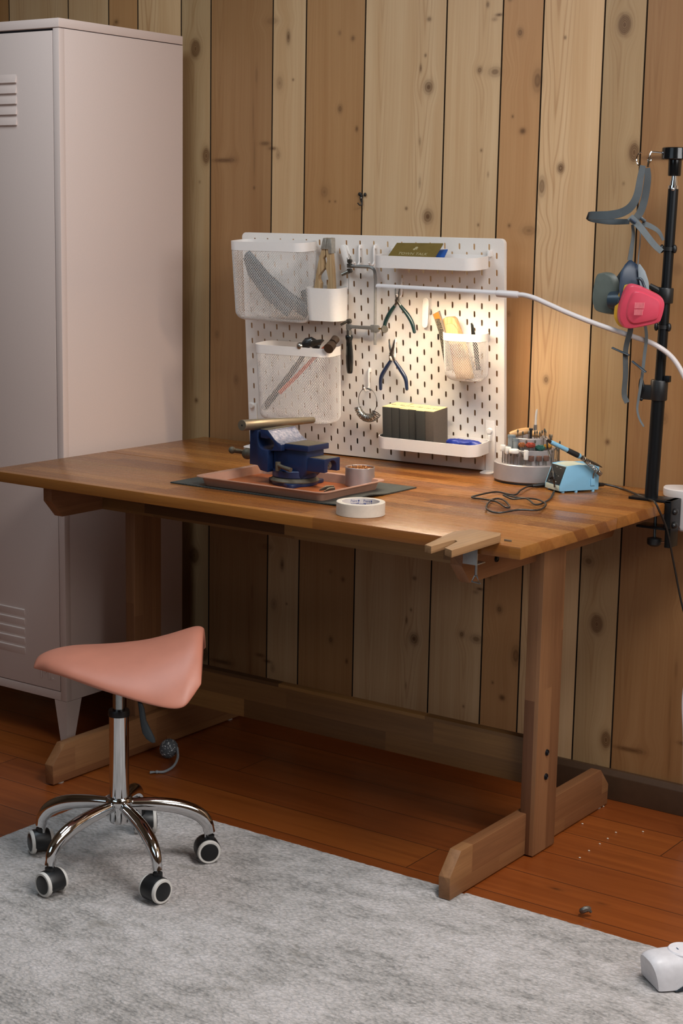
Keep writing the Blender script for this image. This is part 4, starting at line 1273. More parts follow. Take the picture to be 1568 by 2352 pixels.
t = NT('grey_tin'); ob, x, y, z = t.obj()
t.base(t.mix(t.noise(ob, 60.0), lin('A8A09E'), lin('B4ACA9')), .48, .75)
tin = thing('tin', 'round grey tin full of copper shavings standing in the copper tray', 'tin', (.3035, -.452, TZ + .005))
q = MB(); q.lathe([(0, 0), (.0325, 0), (.0335, .001), (.0335, .042), (.0328, .0428), (.0322, .042), (.0322, .002), (0, .002)], 48); q.build('can', t.m, tin)
CU = P('copper_shavings', 'C98A52', .3, .8, var=.2, scale=300)
q = MB(); rn = random.Random(3)
q.lathe([(0, .002), (.0318, .002), (.0318, .0355), (.02, .0385), (0, .0395)], 24)
for k in range(420):
    a, r = rn.random() * 2 * PI, .0305 * math.sqrt(rn.random())
    c = Vector((r * math.cos(a), r * math.sin(a), .0365 + .003 * (1 - r / .03) + rn.random() * .004))
    L_ = .0035 + rn.random() * .006
    d1 = Vector((rn.uniform(-1, 1), rn.uniform(-1, 1), rn.uniform(-.5, .7))).normalized(); d2 = Vector((rn.uniform(-1, 1), rn.uniform(-1, 1), rn.uniform(-.3, 1))).normalized()
    pts = [c + d1 * (L_ * (i / 3 - .5)) + d2 * (.0012 * math.sin(i * 2.2)) for i in range(4)]
    pts = [Vector((max(-.031, min(.031, p.x)), max(-.031, min(.031, p.y)), p.z)) for p in pts]
    q.ribbon(pts, Vector((rn.uniform(-1, 1), rn.uniform(-1, 1), rn.uniform(-1, 1))).normalized() * .0008, .0002)
o = q.build('copper_shavings', CU, None); o.location = (.3035, -.452, TZ + .005)
tag(o, 'curly copper shavings filling the round grey tin', 'shavings', kind='stuff')

sp_ = thing('spring_clip', 'small dark metal clip lying at the front corner of the copper tray', 'clip', (0, 0, 0))
a, b, c = AZ(733, 1126, TZ + .0075), AZ(748, 1120, TZ + .011), AZ(765, 1120, TZ + .0085)
q = MB(); q.tube([a, b, c], [.0012, .0048, .0050], 8, sq=.6); q.build('clip_jaw', P('oily_dark_steel', '4A463E', .45, .6), sp_)
q = MB(); q.tube([AZ(744, 1129, TZ + .0065), AZ(755, 1124, TZ + .0075), AZ(768, 1123, TZ + .0075)], [.0012, .0040, .0045], 8, sq=.6); q.build('clip_jaw', P('oily_dark_steel', '4A463E', .45, .6), sp_)

# ------------------------------------------------------------------ masking tape
tp = thing('masking_tape', 'roll of cream masking tape lying near the front edge of the bench', 'tape', (.500, -.7335, TZ + .0002))
q = MB(); q.lathe([(.0405, 0), (.0500, 0), (.0508, .0008), (.0508, .0262), (.0500, .027), (.0405, .027)], 64, closed_prof=True); q.build('tape_roll', P('cream_crepe_tape', 'D2C6B6', .7, bump=.25, bscale=600, bd=.0004), tp)
q = MB(); q.lathe([(.0392, .0004), (.0405, .0004), (.0405, .0268), (.0392, .0268)], 64, closed_prof=True); co = q.build('cardboard_core', P('white_core', 'D8D2CE', .6), tp)
INK = P('blue_print', '2A3F86', .6)
def on_core(body, size, ang, zc, dx=0.0):
    me = text_mesh(body, size, Matrix.Identity(4), .00005)
    for v in me.vertices:
        s = v.co.x + dx; th = ang - s / .0391
        r = .0390 - v.co.z
        v.co = Vector((r * math.cos(th), r * math.sin(th), zc + v.co.y))
    return mesh_obj('print', me, INK, co)
for ang, zc in ((146, .0185), (105, .0185), (126, .0115)):
    an = math.radians(ang)
    on_core('Paint', .0078, an, zc + .0025); on_core('Partner', .0048, an, zc - .0030)
    q = MB(); th = an - .0105 / .0391; Mq = frame_to((.0389 * math.cos(th), .0389 * math.sin(th), zc + .0032), (-math.cos(th), -math.sin(th), 0), (0, 0, 1))
    q.lathe([(0, .0002), (.0017, .0002), (.0017, 0), (0, 0)], 14, M=Mq); q.box(-.006, -.001, -.0004, .0004, 0, .0002, M=Mq); q.build('print', INK, co)

# ------------------------------------------------------------------ bench pin and its clamp
bpn = thing('bench_pin', 'pale wooden bench pin with a V notch clamped to the bench front edge', 'bench pin', (0, 0, 0))
PB = pine('worn_beech', 'Y', '9E7A54', '7A5838', .6, 25)
zb = TZ + .0035
out = [AZ(px, py, zb + .014) for px, py in ((975, 1251), (1028, 1226), (1040, 1221), (1082, 1215), (1150, 1224), (1148, 1230), (1037, 1264), (1021, 1258), (1050, 1243), (1045, 1240), (1037, 1241), (990, 1255))]
q = MB(); q.prism([(p.x, p.y) for p in out], zb, zb + .014, 'xy', bev=.0012); q.build('pin_board', PB, bpn)
CS = P('zinc_plated_steel', 'A3A8AA', .38, .9, var=.06, scale=60)
bc = Vector((.8265, -.8355, 0))
q = MB(); q.box(bc.x - .016, bc.x + .016, bc.y - .0025, bc.y + .0000, TZ - .045, TZ + .0032, .0004); q.box(bc.x - .016, bc.x + .016, bc.y, bc.y + .045, TZ + .0006, TZ + .0033, .0004); q.box(bc.x - .016, bc.x + .016, bc.y, bc.y + .030, TZ - .045, TZ - .0425, .0004)
q.build('bracket', CS, bpn)
sx_, sy_ = bc.x + .004, bc.y + .016
q = MB(); q.cyl((sx_, sy_, TZ - .0249), (sx_, sy_, TZ - .068), .0028, None, 12); tri = [(sx_, sy_, TZ - .066), (sx_ + .011, sy_ - .003, TZ - .083), (sx_ - .011, sy_ + .003, TZ - .083)]
q.tube([Vector(tri[0]) * .8 + Vector(tri[1]) * .2, Vector(tri[1]), Vector(tri[2]), Vector(tri[0]) * .8 + Vector(tri[2]) * .2], .0018, 8, closed=True); q.build('thumb_screw', CS, bpn)
q = MB(); q.box(.874, .890, -.792, -.790, TZ + .0005, TZ + .0035, .0003); q.build('end_plate', CS, bpn)

# ================================================================== rotary bit carousel
CX, CY = .546, -.102
cr = thing('bit_carousel', 'grey three tier round bit stand to the right of the pegboard', 'carousel', (CX, CY, TZ))
GP = P('silver_grey_plastic', 'A39C9B', .35, .2, var=.03)
q = MB(); q.lathe([(0, 0), (.078, 0), (.080, .001), (.080, .0055), (0, .0055)], 64); q.build('rubber_foot', BLK, cr)
q = MB(); q.lathe([(0, .005), (.080, .005), (.082, .007), (.082, .044), (.080, .046), (.0605, .046), (.0605, .0405), (0, .0405)], 64); q.build('drum', GP, cr)
q = MB(); q.lathe([(0, .040), (.0600, .040), (.0600, .077), (.0585, .0785), (.0445, .0785), (.0445, .074), (0, .074)], 56); q.build('middle_tier', GP, cr)
q = MB(); q.lathe([(0, .0735), (.0440, .0735), (.0440, .1035), (.0425, .105), (.040, .105), (.040, .090), (0, .090)], 48); q.build('top_tier', GP, cr)
FELT = P('white_felt', 'E9E4DA', .85, bump=.3, bscale=900)
BRW = P('brown_abrasive', '6A4A3E', .85, var=.15, scale=500)
def cam_ang(deg): return math.radians(-55 + deg)       # 0 faces the camera, positive to the right
def bit_at(r, deg): a = cam_ang(deg); return CX + r * math.cos(a), CY + r * math.sin(a)
def rod(name, label, cat, r, deg, z0, L, mat=STEEL, rr=.0012, group=None):
    x, y = bit_at(r, deg); return thing(name, label, cat, (x, y, TZ + z0), cam_ang(deg), group)
def shank(tg, L, rr=.0012):
    q = MB(); q.cyl((0, 0, 0), (0, 0, L), rr, None, 8); q.build('shank', STEEL, tg)
# outer ring: felt and brown drums
felt = [(-66, .010, .0065, .030, 'cyl', 'white felt drum bit at the left end of the lower ring'), (-50, .012, .0070, .026, 'cyl', 'white felt drum bit second from the left in the lower ring'), (-36, .0055, .0120, .029, 'disc', 'white felt disc bit on the lower ring below the clear tubes'), (-12, .018, .0055, .016, 'cyl', 'narrow white felt cylinder bit facing front on the lower ring')]
for dg_, hh, rr_, zz, kd, lab in felt:
    b = rod('felt_bit', lab, 'rotary bit', .071, dg_, .0455, 0); shank(b, zz)
    q = MB(); q.lathe([(0, zz - .002), (rr_ * .9, zz - .002), (rr_, zz), (rr_, zz + hh), (rr_ * .9, zz + hh + .002), (0, zz + hh + .002)], 24); q.build('felt_head', FELT, b)
for k, (dg_, lab) in enumerate(((-2, 'brown abrasive drum bit beside the narrow white felt bit'), (13, 'brown abrasive drum bit in the middle of three on the lower ring'), (28, 'brown abrasive drum bit on the lower ring below the yellow brush'))):
    b = rod('abrasive_bit', lab, 'rotary bit', .071, dg_, .0455, 0); shank(b, .022)
    q = MB(); q.lathe([(0, .011), (.0062, .011), (.0065, .012), (.0065, .022), (.0062, .023), (0, .023)], 20); q.build('drum_head', BRW, b)
# middle ring: coloured bristle brushes
def brush(dg_, rr_, hh, zz, col, lab):
    b = rod('brush_bit', lab, 'rotary bit', .0525, dg_, .078, 0); shank(b, zz + hh * .5)
    m_ = P('bristle_' + col, col, .8, var=.2, scale=300)
    q = MB(); rnd = random.Random(int(dg_ * 10))
    for ly in range(7):
        z = zz + hh * ly / 6
        for k in range(34):
            a = 2 * PI * k / 34 + rnd.uniform(-.1, .1); r2 = rr_ * (1 - .35 * abs(ly / 3 - 1) ** 2) * rnd.uniform(.88, 1.06)
            q.tube([(.001 * math.cos(a), .001 * math.sin(a), z), (r2 * math.cos(a), r2 * math.sin(a), z + rnd.uniform(-.0008, .0008))], [.0006, .0009], 4)
    q.lathe([(0, zz), (rr_ * .8, zz + hh * .15), (rr_ * .86, zz + hh * .5), (rr_ * .8, zz + hh * .85), (0, zz + hh)], 20); q.build('bristles', m_, b)
brush(-26, .0085, .009, .0085, 'A8683A', 'orange brown bristle brush bit leftmost of the coloured brushes')
brush(-4, .0115, .009, .0090, 'A8442F', 'red bristle brush bit among the coloured brushes')
brush(22, .0115, .010, .0020, '2F6A5E', 'green bristle brush bit among the coloured brushes')
brush(45, .0105, .007, .0060, 'C08A2C', 'yellow bristle brush bit among the coloured brushes')
CLR = P('clear_blue_grey_plastic', 'A9B2B4', .15, var=.05, alpha=1, trans=.4)
for dg_, hh, rr_, zz, lab in ((-62, .031, .0088, .078, 'clear tube with a grey cap at the left of the middle ring'), (-45, .024, .0066, .078, 'shorter clear tube next to the orange brown brush')):
    b = rod('clear_tube', lab, 'tube', .051, dg_, zz, 0)
    q = MB(); q.lathe([(0, 0), (rr_ * .9, 0), (rr_, .002), (rr_, hh), (0, hh)], 24); q.build('tube_body', CLR, b)
    q = MB(); q.lathe([(0, hh - .004), (rr_ * 1.08, hh - .004), (rr_ * 1.08, hh + .002), (0, hh + .002)], 24); q.build('tube_cap', P('slate_cap', '6F7C82', .4), b)
# loose steel shanks in the rings
proto = {}
for k, (r, dg_, z0, L_) in enumerate([(.071, d, .0455, l) for d, l in ((-58, .022), (-43, .02), (-28, .020), (-21, .026), (-18, .02), (42, .030), (49, .034), (56, .036), (63, .030), (70, .040), (77, .036), (84, .044), (91, .040))] +
                                         [(.0525, d, .078, l) for d, l in ((-14, .018), (8, .019), (32, .026), (56, .030), (63, .024), (72, .028))] + [(.0405, d, .1045, l) for d, l in ((-50, .013), (-30, .010), (-10, .012), (10, .012), (18, .013), (28, .011), (38, .013), (50, .016), (60, .012))]):
    ring_n = 'lower' if r > .06 else ('middle' if r > .05 else 'top')
    x, y = bit_at(r, dg_)
    b = thing('burr_bit', 'slim steel burr bit standing in the %s ring of the bit stand' % ring_n, 'rotary bit', (x, y, TZ + z0), 0, 'steel burrs in the %s ring' % ring_n)
    q = MB(); q.cyl((0, 0, -.002), (0, 0, L_), .0011, None, 7); q.build('shank', STEEL, b)
    q = MB(); q.lathe([(0, L_ - .001), (.0019, L_), (.0023, L_ + .003), (.0014, L_ + .0065), (0, L_ + .0075)], 10); q.build('burr_head', DSTEEL if k % 3 else STEEL, b)
# gravers lying on top
WG = pine('turned_maple', 'Z', 'C79E6C', '9C7446', .45, 20)
z9 = TZ + .1065
pa, pb_ = AY(1184, 1000, -.105), AY(1212, 982, -.105)
gv = thing('graver_handle', 'turned wooden handle lying on the left of the bit stand top', 'handle', M=frame_to(Vector((pa.x, -.125, z9 + .003)), Vector((pb_.x - pa.x, .03, .010))))
q = MB(); q.lathe([(0, -.006), (.005, -.005), (.0075, .002), (.0085, .014), (.0088, .026), (.0078, .036), (.0055, .044), (0, .046)], 24); q.build('turned_handle', WG, gv)
kp = AY(1229, 985, -.105)
kn = thing('burnisher', 'upright pointed steel burnisher with round wooden handle on the bit stand', 'burnisher', (kp.x, -.105, z9 - .002))
q = MB(); q.ball((.003, 0, .0085), .0095, 1.55, 1.2, .95, 20, 14); q.build('wood_handle', WG, kn)
q = MB(); q.lathe([(0, .014), (.0050, .015), (.0045, .030), (0, .030)], 20); q.build('ferrule', P('silver_ferrule', 'CFCAC4', .25, .9), kn)
q = MB(); q.loft([[Vector((.0030 * math.cos(a) + ox_, .0018 * math.sin(a), z)) for a in [k * PI / 4 for k in range(8)]] for z, ox_ in ((.029, 0), (.050, .0003), (.060, .0012))] + [[Vector((.0014 * math.cos(a) + .0026, .0008 * math.sin(a), .067)) for a in [k * PI / 4 for k in range(8)]]]); q.build('blade', P('bright_steel', 'E4E0DC', .25, .35), kn)
x, y = bit_at(.030, -2)
bk = thing('black_bolt', 'black headed bolt standing upright on the bit stand top', 'bolt', (x, y, TZ + .0905))
q = MB(); q.cyl((0, 0, 0), (0, 0, .033), .0032, None, 14); q.lathe([(0, .032), (.0042, .033), (.0048, .036), (.0044, .0375), (0, .038)], 18); q.build('bolt_body', BLK, bk)

# ================================================================== soldering station
SB = P('sky_blue_plastic', '7DB4D2', .42, var=.02, scale=90, bump=.08, bscale=700)
SG = P('pale_grey_green_plastic', 'B9C2B4', .45, var=.02)
ssn = thing('soldering_station', 'light blue soldering station with sloped black control panel', 'soldering station', (.6925, -.2205, TZ), math.radians(59))
# x: back along the visible side, y: to the left along the front panel
Ls, Ws, Hs = .103, .066, .062
q = MB(); q.prism([(0, .004), (0, .016), (.017, .061), (.045, .0635), (.099, .0600), (.1025, .056), (.1025, .004)], 0, .004, 'xz', bev=.0015); q.prism([(0, .004), (0, .016), (.017, .061), (.045, .0635), (.099, .0600), (.1025, .056), (.1025, .004)], Ws - .004, Ws, 'xz', bev=.0015); q.prism([(.002, .005), (.002, .016), (.0185, .0595), (.045, .0615), (.098, .058), (.101, .056), (.101, .005)], .003, Ws - .003, 'xz'); q.build('case', SB, ssn)
q = MB(); q.prism([(.0165, .0590), (.045, .0628), (.070, .0625), (.070, .060), (.045, .060), (.0185, .0575)], .0035, Ws - .0035, 'xz', bev=.0006); q.prism([(-.0004, .0045), (-.0004, .0165), (.002, .0165), (.002, .0045)], .0035, Ws - .0035, 'xz', bev=.0006); q.build('pale_front', SG, ssn)
sl = Vector((.017, 0, .045)).normalized(); nr = Vector((-sl.z, 0, sl.x))
Mp = Matrix((Vector((0, -1, 0)), sl, nr)).transposed().to_4x4(); Mp.translation = Vector((.0008, Ws / 2, .0175))
# panel frame: x right, y up the slope, z outwards
q = MB(); q.box(-Ws / 2 + .0055, Ws / 2 - .0035, .001, .0435, .0, .0016, .0006, M=Mp); pnl = q.build('control_panel', P('black_panel', '1B1D1C', .4), ssn)
q = MB(); q.lathe([(0, .0085), (.0062, .008), (.0068, .0065), (.0075, .0016), (0, .0016)], 24, M=Mp @ Matrix.Translation((-.006, .0175, 0))); q.box(-.0008, .0008, 0, .006, .0082, .009, M=Mp @ Matrix.Translation((-.006, .0175, 0))); q.build('dial', BLK, pnl)
q = MB(); q.box(-.0195, -.0125, .009, .019, .0014, .0045, .0006, M=Mp); q.build('switch', BLK, pnl)
GRY = P('panel_print_grey', '8E938E', .6)
q = MB()
for k in range(9):
    a = math.radians(-40 + k * 32.5); q.box(-.0008, .0008, -.0003, .0003, .0015, .0019, M=Mp @ Matrix.Translation((-.006 + .0115 * math.cos(a), .0175 + .0115 * math.sin(a), 0)))
for (a, b, w__) in ((-.004, .0395, .006), (.012, .0380, .007), (.014, .020, .004), (.010, .006, .009), (-.016, .005, .006)):
    q.box(a - w__ / 2, a + w__ / 2, b - .0007, b + .0007, .0015, .0019, M=Mp)
q.build('panel_marks', GRY, pnl)
q = MB(); q.lathe([(0, .0025), (.0016, .002), (.0018, .0016), (0, .0016)], 10, M=Mp @ Matrix.Translation((-.0165, .0265, 0))); q.build('indicator_lamp', P('indicator', 'D9B58A', .3), pnl)
q = MB(); q.box(.080, .0915, -.0024, .0006, .014, .031, .0012); q.build('holder_slot', SB, ssn)
for (a, b) in ((.012, .004), (.045, .0015), (.090, .0015), (.012, .060), (.090, .060)):
    q = MB(); q.cyl((a, b + .003, 0), (a, b + .003, .0045), .004, None, 12); q.build('foot', SB, ssn)
# coil holder and iron: one axis through both, in the plane of the right side
sd = Vector((math.cos(math.radians(59)), math.sin(math.radians(59)), 0)); sr = Vector((sd.y, -sd.x, 0))
Mi = ssn.location + sr * .014
nn_ = sr
def on_side(px, py):
    d = _ray(px, py); return CAM_AT + d * (nn_.dot(Mi - CAM_AT) / nn_.dot(d))
h0, h1 = on_side(1337, 1051), on_side(1376, 1087)
q = MB(); ax_ = (h1 - h0).normalized(); Mh = frame_to(h0, ax_); LH = (h1 - h0).length
pts = [Mh @ Vector((.0052 * math.cos(a), .0052 * math.sin(a), LH * a / (2 * PI * 11))) for a in [k * 2 * PI / 14 for k in range(14 * 11 + 1)]]
q.tube(pts, .0008, 6, caps=True)
pts = [Mh @ Vector((.0064, 0, z)) for z in (0, LH * .5, LH)]
q.tube([Mh @ Vector((-.0062, 0, -.002)), Mh @ Vector((-.0068, 0, LH * .5)), Mh @ Vector((-.006, 0, LH))], .0012, 6)
q.lathe([(.0048, LH - .004), (.0058, LH - .004), (.0058, LH + .004), (.0048, LH + .004)], 20, M=Mh, closed_prof=True); q.lathe([(.0052, -.001), (.0064, -.001), (.0064, .002), (.0052, .002)], 20, M=Mh, closed_prof=True)
base_pt = ssn.location + sd * .086 + Vector((0, 0, .031)) + sr * .002
q.tube([base_pt, base_pt + Vector((0, 0, .010)), Mh @ Vector((0, -.004, LH * .8))], .0013, 6)
ch = q.build('coil_holder', STEEL, None)
ch.parent = ssn; ch.matrix_parent_inverse = Matrix.Identity(4)
ch.data.transform((Matrix.Translation(ssn.location) @ Matrix.Rotation(math.radians(59), 4, 'Z')).inverted())
i0, i1 = on_side(1264, 1015), h0
dI = (h0 - i0).normalized(); LI = (h0 - i0).length
ir = thing('soldering_iron', 'soldering iron with light blue and black grip resting in the coil holder', 'soldering iron', M=frame_to(i0, dI))
q = MB(); q.lathe([(0, .0), (.0040, .0), (.0050, .004), (.0052, LI * .5), (.0052, LI * .55), (0, LI * .55)], 20); q.build('handle', SB, ir)
q = MB(); q.lathe([(0, LI * .52), (.0054, LI * .52), (.0060, LI * .55), (.0064, LI * .84), (.0058, LI * .87), (0, LI * .87)], 20); q.build('grip', P('black_foam_grip', '1A1B1B', .7), ir)
q = MB(); q.lathe([(0, LI * .86), (.0062, LI * .86), (.0062, LI * .91), (.0050, LI * .93), (0, LI * .93)], 20); q.build('collar', SB, ir)
q = MB(); q.lathe([(0, LI * .9), (.0030, LI * .9), (.0030, LI + LH * .7), (.001, LI + LH * .95), (0, LI + LH)], 14); q.build('barrel', DSTEEL, ir)
q = MB(); q.tube([(0, 0, .002), (0, 0, -.006), (.0012, -.0012, -.012)], [.0038, .0034, .0024], 12); q.build('strain_relief', BLK, ir)
# cords
CB = P('black_cable', '1B1A19', .45, var=.04)
def tbl(lst, dz=.0034): return [AZ(a, b, TZ + dz) for a, b in lst]
e0 = i0 - dI * .010
path = [e0, Vector(AY(1257, 1028, -.225)), Vector(AY(1263, 1050, -.245)), Vector(AY(1269, 1078, -.262)), Vector(AY(1272, 1104, -.272)), AZ(1273, 1122, TZ + .004)] + tbl([(1271, 1131), (1262, 1146), (1244, 1158), (1228, 1159), (1212, 1151), (1200, 1147), (1176, 1146), (1157, 1142), (1160, 1140), (1190, 1143), (1230, 1150), (1252, 1160), (1248, 1166), (1232, 1175), (1190, 1175), (1145, 1178), (1119, 1173), (1118, 1163), (1130, 1148), (1146, 1147), (1160, 1156), (1170, 1165), (1160, 1166), (1140, 1157), (1110, 1148), (1083, 1143), (1100, 1141), (1140, 1132), (1180, 1137), (1195, 1130), (1210, 1121), (1222, 1117)])
path2 = [p + Vector((0, 0, .0022 * (1 + math.sin(i * 2.0)) if i > 7 else 0)) for i, p in enumerate(path)]
ic = thing('iron_cord', 'tangled black cord of the soldering iron lying on the bench', 'cord', (0, 0, 0))
q = MB(); q.tube(spline(path2, 6), .0021, 8); q.build('cord', CB, ic)
pl0, pl1 = AZ(1222, 1116, TZ + .005), AZ(1256, 1113, TZ + .007)
q = MB(); q.tube([pl0, pl0 * .6 + pl1 * .4, pl1], [.0036, .0050, .0054], 12); q.build('plug', BLK, ic)
pc = [AZ(1375, 1113, TZ + .012), AZ(1392, 1113, TZ + .010), AZ(1430, 1123, TZ + .0032), AZ(1460, 1135, TZ + .006), AZ(1490, 1147, TZ + .004)]
pc += [AX(1503, 1153, .934), AX(1513, 1172, .945), AX(1526, 1202, .947), AX(1534, 1228, .949), AX(1548, 1300, .952), AX(1566, 1390, .965), AX(1592, 1480, 1.0), Vector((1.13, -.30, .36)), Vector((1.22, -.34, .12)), Vector((1.30, -.44, .02)), Vector((1.37, -.56, .03)), Vector((1.399, -.68, .10)), Vector((1.401, -.722, .115)), Vector((1.400, -.726, .080))]
pw_ = thing('mains_cable', 'black mains cable running from the station over the bench right end', 'cable', (0, 0, 0))
q = MB(); q.tube(spline(pc, 7), .0024, 8); q.build('cable', CB, pw_)
a0 = AZ(1373, 1113, TZ + .013)
q = MB(); q.tube([a0, a0 * .4 + pc[1] * .6], [.0052, .0042], 12); q.build('strain_relief', BLK, pw_)
q = MB(); q.tube([Vector((1.4, -.726, .0735)), Vector((1.4, -.726, .088)), Vector((1.4, -.726, .098)), Vector((1.4005, -.724, .112))], [.017, .017, .010, .005], 20); q.build('plug', BLK, pw_)

# ================================================================== black clamp stand
PXc, PYc = .888, -.160
cs = thing('clamp_stand', 'tall black tubular stand clamped to the right end of the bench', 'stand', (PXc, PYc, TZ))
dirp = (Vector((.9013, -.16, 1.4486)) - Vector((.887, -.16, .7749))).normalized()
def pz(z): return dirp * ((z - TZ) / dirp.z)
q = MB(); q.cyl(pz(TZ + .003), pz(1.010), .0148, None, 28); q.build('lower_tube', BLKM, cs)
q = MB(); q.cyl(pz(1.0), pz(1.450), .0112, None, 24); q.build('upper_tube', BLKM, cs)
q = MB(); q.cyl(pz(1.445), pz(1.452), .0118, None, 20); q.cyl(pz(1.45), pz(1.462), .0085, None, 16); q.cyl(pz(1.462), pz(1.476), .0070, None, 16); q.ball(pz(1.444) + Vector((.004, -.0108, 0)), .0040, 1, .7, 1, 12, 8); q.build('chrome_stud', CHR, cs)
q = MB(); Mt_ = Matrix.Translation(pz(1.472)); q.lathe([(0, 0), (.0128, 0), (.0138, .002), (.0142, .033), (.0285, .034), (.030, .036), (.0285, .058), (.027, .0595), (0, .0600)], 32, M=Mt_); top_cap = q.build('top_cap', P('gloss_black_plastic', '0E1011', .18), cs)
hk = [Vector(AY(1530, 352, -.17)), Vector(AY(1500, 349, -.18)), Vector(AY(1494, 351, -.183)), Vector(AY(1491, 360, -.186)), Vector(AY(1487, 384, -.19))]
hk = [p - cs.location for p in hk]
q = MB(); q.tube(spline(hk, 5), .0021, 8); rg0 = Vector(AY(1491, 368, -.187)) - cs.location
q.tube([rg0 + Vector((.004 * math.cos(k), .001 * math.sin(k * 3), .0055 * math.sin(k))) for k in [i * PI / 8 for i in range(16)]], .0009, 6, closed=True); q.build('wire_hook', CHR, top_cap)
def collar(z, r, h, name='clamp_collar'):
    q = MB(); M_ = frame_to(pz(z), dirp); q.lathe([(.010, -h / 2), (r, -h / 2), (r + .001, -h / 2 + .002), (r + .001, h / 2 - .002), (r, h / 2), (.010, h / 2)], 28, M=M_); return q
q = collar(1.218, .0155, .033); q.box(-.030, -.010, -.012, .002, 1.214 - TZ, 1.236 - TZ, .003, M=Matrix.Translation(pz(TZ) + Vector((.008, 0, 0)))); q.tube([pz(1.226) + Vector((-.012, -.006, 0)), pz(1.238) + Vector((-.034, -.012, 0))], [.008, .006], 10); q.build('clamp_collar', BLK, cs)
for z in (1.318, 1.150):
    q = MB(); M_ = frame_to(pz(z), dirp); q.lathe([(.009, -.004), (.0132, -.004), (.0132, .004), (.009, .004)], 24, M=M_)
    for sx in (-1, 1):
        q.ball(pz(z) + Vector((sx * .0150, -.004, 0)), .0062, .8, .9, 1.5, 12, 8)
    q.build('cable_ring', BLK, cs)
q = collar(1.012, .0180, .044)
q.box(-.040, -.012, -.014, .004, -.020, .012, .003, M=Matrix.Translation(pz(1.010)))
q.build('clamp_collar', BLK, cs)
q = MB(); q.tube(spline([pz(1.006) + Vector((-.037, -.012, -.012)), pz(1.02) + Vector((-.040, -.014, .0)), pz(1.03) + Vector((-.037, -.014, .006)), pz(1.018) + Vector((-.030, -.014, -.004)), pz(1.0) + Vector((-.036, -.012, -.006))], 5), .0026, 8); q.ball(pz(.990) + Vector((-.033, -.016, 0)), .0038, 1, .7, 1, 10, 8); q.box(.012, .026, -.008, .004, -.004, .010, .002, M=Matrix.Translation(pz(1.035))); q.build('quick_lever', BLKM, cs)
# table clamp
q = MB(); q.box(-.044, .058, -.024, .030, .0005, .006, .0012); q.box(.0435, .059, -.024, .030, -.056, .006, .0015)
br = q.build('top_bracket', BLKM, cs)
q = MB(); q.box(-.024, .046, -.020, .026, -.0615, -.0560, .0015); q.box(.0445, .058, -.018, .024, -.100, -.052, .0015); q.build('lower_jaw', BLKM, cs)
for z in (-.020, -.050):
    q = MB(); q.ball((.060, -.002, z), .0105, .65, 1.0, .7, 14, 10); q.build('bracket_bolt', BLK, cs)
q = MB(); q.cyl((.012, .002, -.0255), (.012, .002, -.094), .0035, None, 12); q.cyl((.012, .002, -.0248), (.012, .002, -.029), .009, None, 16); q.build('clamp_screw', P('blued_steel', '6E7F8A', .3, .9), cs)
q = MB(); q.lathe([(0, -.104), (.010, -.103), (.0155, -.099), (.0165, -.092), (.0160, -.086), (.006, -.083), (0, -.083)], 14, M=Matrix.Translation((.012, .002, 0))); kb = q.build('clamp_knob', BLK, cs)
q = MB(); q.cyl((.020, .002, -.094), (.043, .004, -.091), .0013, None, 8); q.build('tommy_bar', CHR, kb)

# ================================================================== respirator hanging from the hook
MY = -.205
rp = thing('respirator', 'half mask respirator with pink filters hanging on the black stand', 'respirator', (0, 0, 0))
def mp(a, b, d=0.0): return Vector(AY(a, b, MY - d))
GSt = P('grey_elastic', '5C6366', .75, bump=.3, bscale=1200)
GS2 = P('dark_grey_webbing', '45494A', .75, bump=.3, bscale=1200)
GS3 = P('grey_plastic_harness', '454C50', .5)
NV = P('navy_silicone', '15293F', .45, var=.05)
VX = Vector((1, 0, 0))
def strap(pts, wd, mat, th=.0014, tw=None, sub=5):
    P_ = spline(pts, sub); n = len(P_); fr = frames(P_); ws = []
    for i in range(n):
        k = i / (n - 1) * (len(wd) - 1); j = min(int(k), len(wd) - 2); f_ = k - j
        w_ = wd[j] + (wd[j + 1] - wd[j]) * f_
        view = Vector((-.5, .83, -.15)); T = fr[i][0]
        s = T.cross(view).normalized()
        if tw:
            s = (s * math.cos(tw * i / n) + view.normalized() * math.sin(tw * i / n))
        ws.append(s * w_)
    q = MB(); q.ribbon(P_, ws, th); return q
strap([mp(1476, 380, .01), mp(1470, 410, .012), mp(1463, 448, .014), mp(1449, 474, .018), mp(1428, 488, .022), mp(1400, 494, .024), mp(1375, 495, .02), mp(1356, 495, .01), mp(1352, 497, 0), mp(1362, 503, -.01), mp(1400, 509, -.012), mp(1445, 509, -.008)], [.006, .008, .009, .0092, .0085, .0070, .0055], GS3, .002).build('head_cradle', GS3, rp)
strap([mp(1486, 386, .004), mp(1487, 410, .0), mp(1481, 452, -.004), mp(1471, 485, -.002), mp(1458, 505, .004)], [.006, .0075, .008, .008], GS3, .002).build('head_cradle', GS3, rp)
strap([mp(1446, 498, .02), mp(1470, 522, .022), mp(1500, 560, .018), mp(1519, 578, .012)], [.0075, .0068, .0062], GSt).build('strap', GSt, rp)
strap([mp(1474, 512, .0), mp(1494, 520, -.01), mp(1512, 532, -.02), mp(1523, 552, -.03)], [.006, .005, .003], GSt).build('strap', GSt, rp)
strap([mp(1452, 516, .012), mp(1454, 540, .010), mp(1450, 570, .008), mp(1446, 598, .006)], [.0030, .0040, .0060], GSt, tw=.5).build('strap', GSt, rp)
strap([mp(1470, 525, .0), mp(1469, 560, .0), mp(1465, 600, .0), mp(1464, 640, .004)], [.0010, .0012, .0012], GSt).build('strap', GSt, rp)
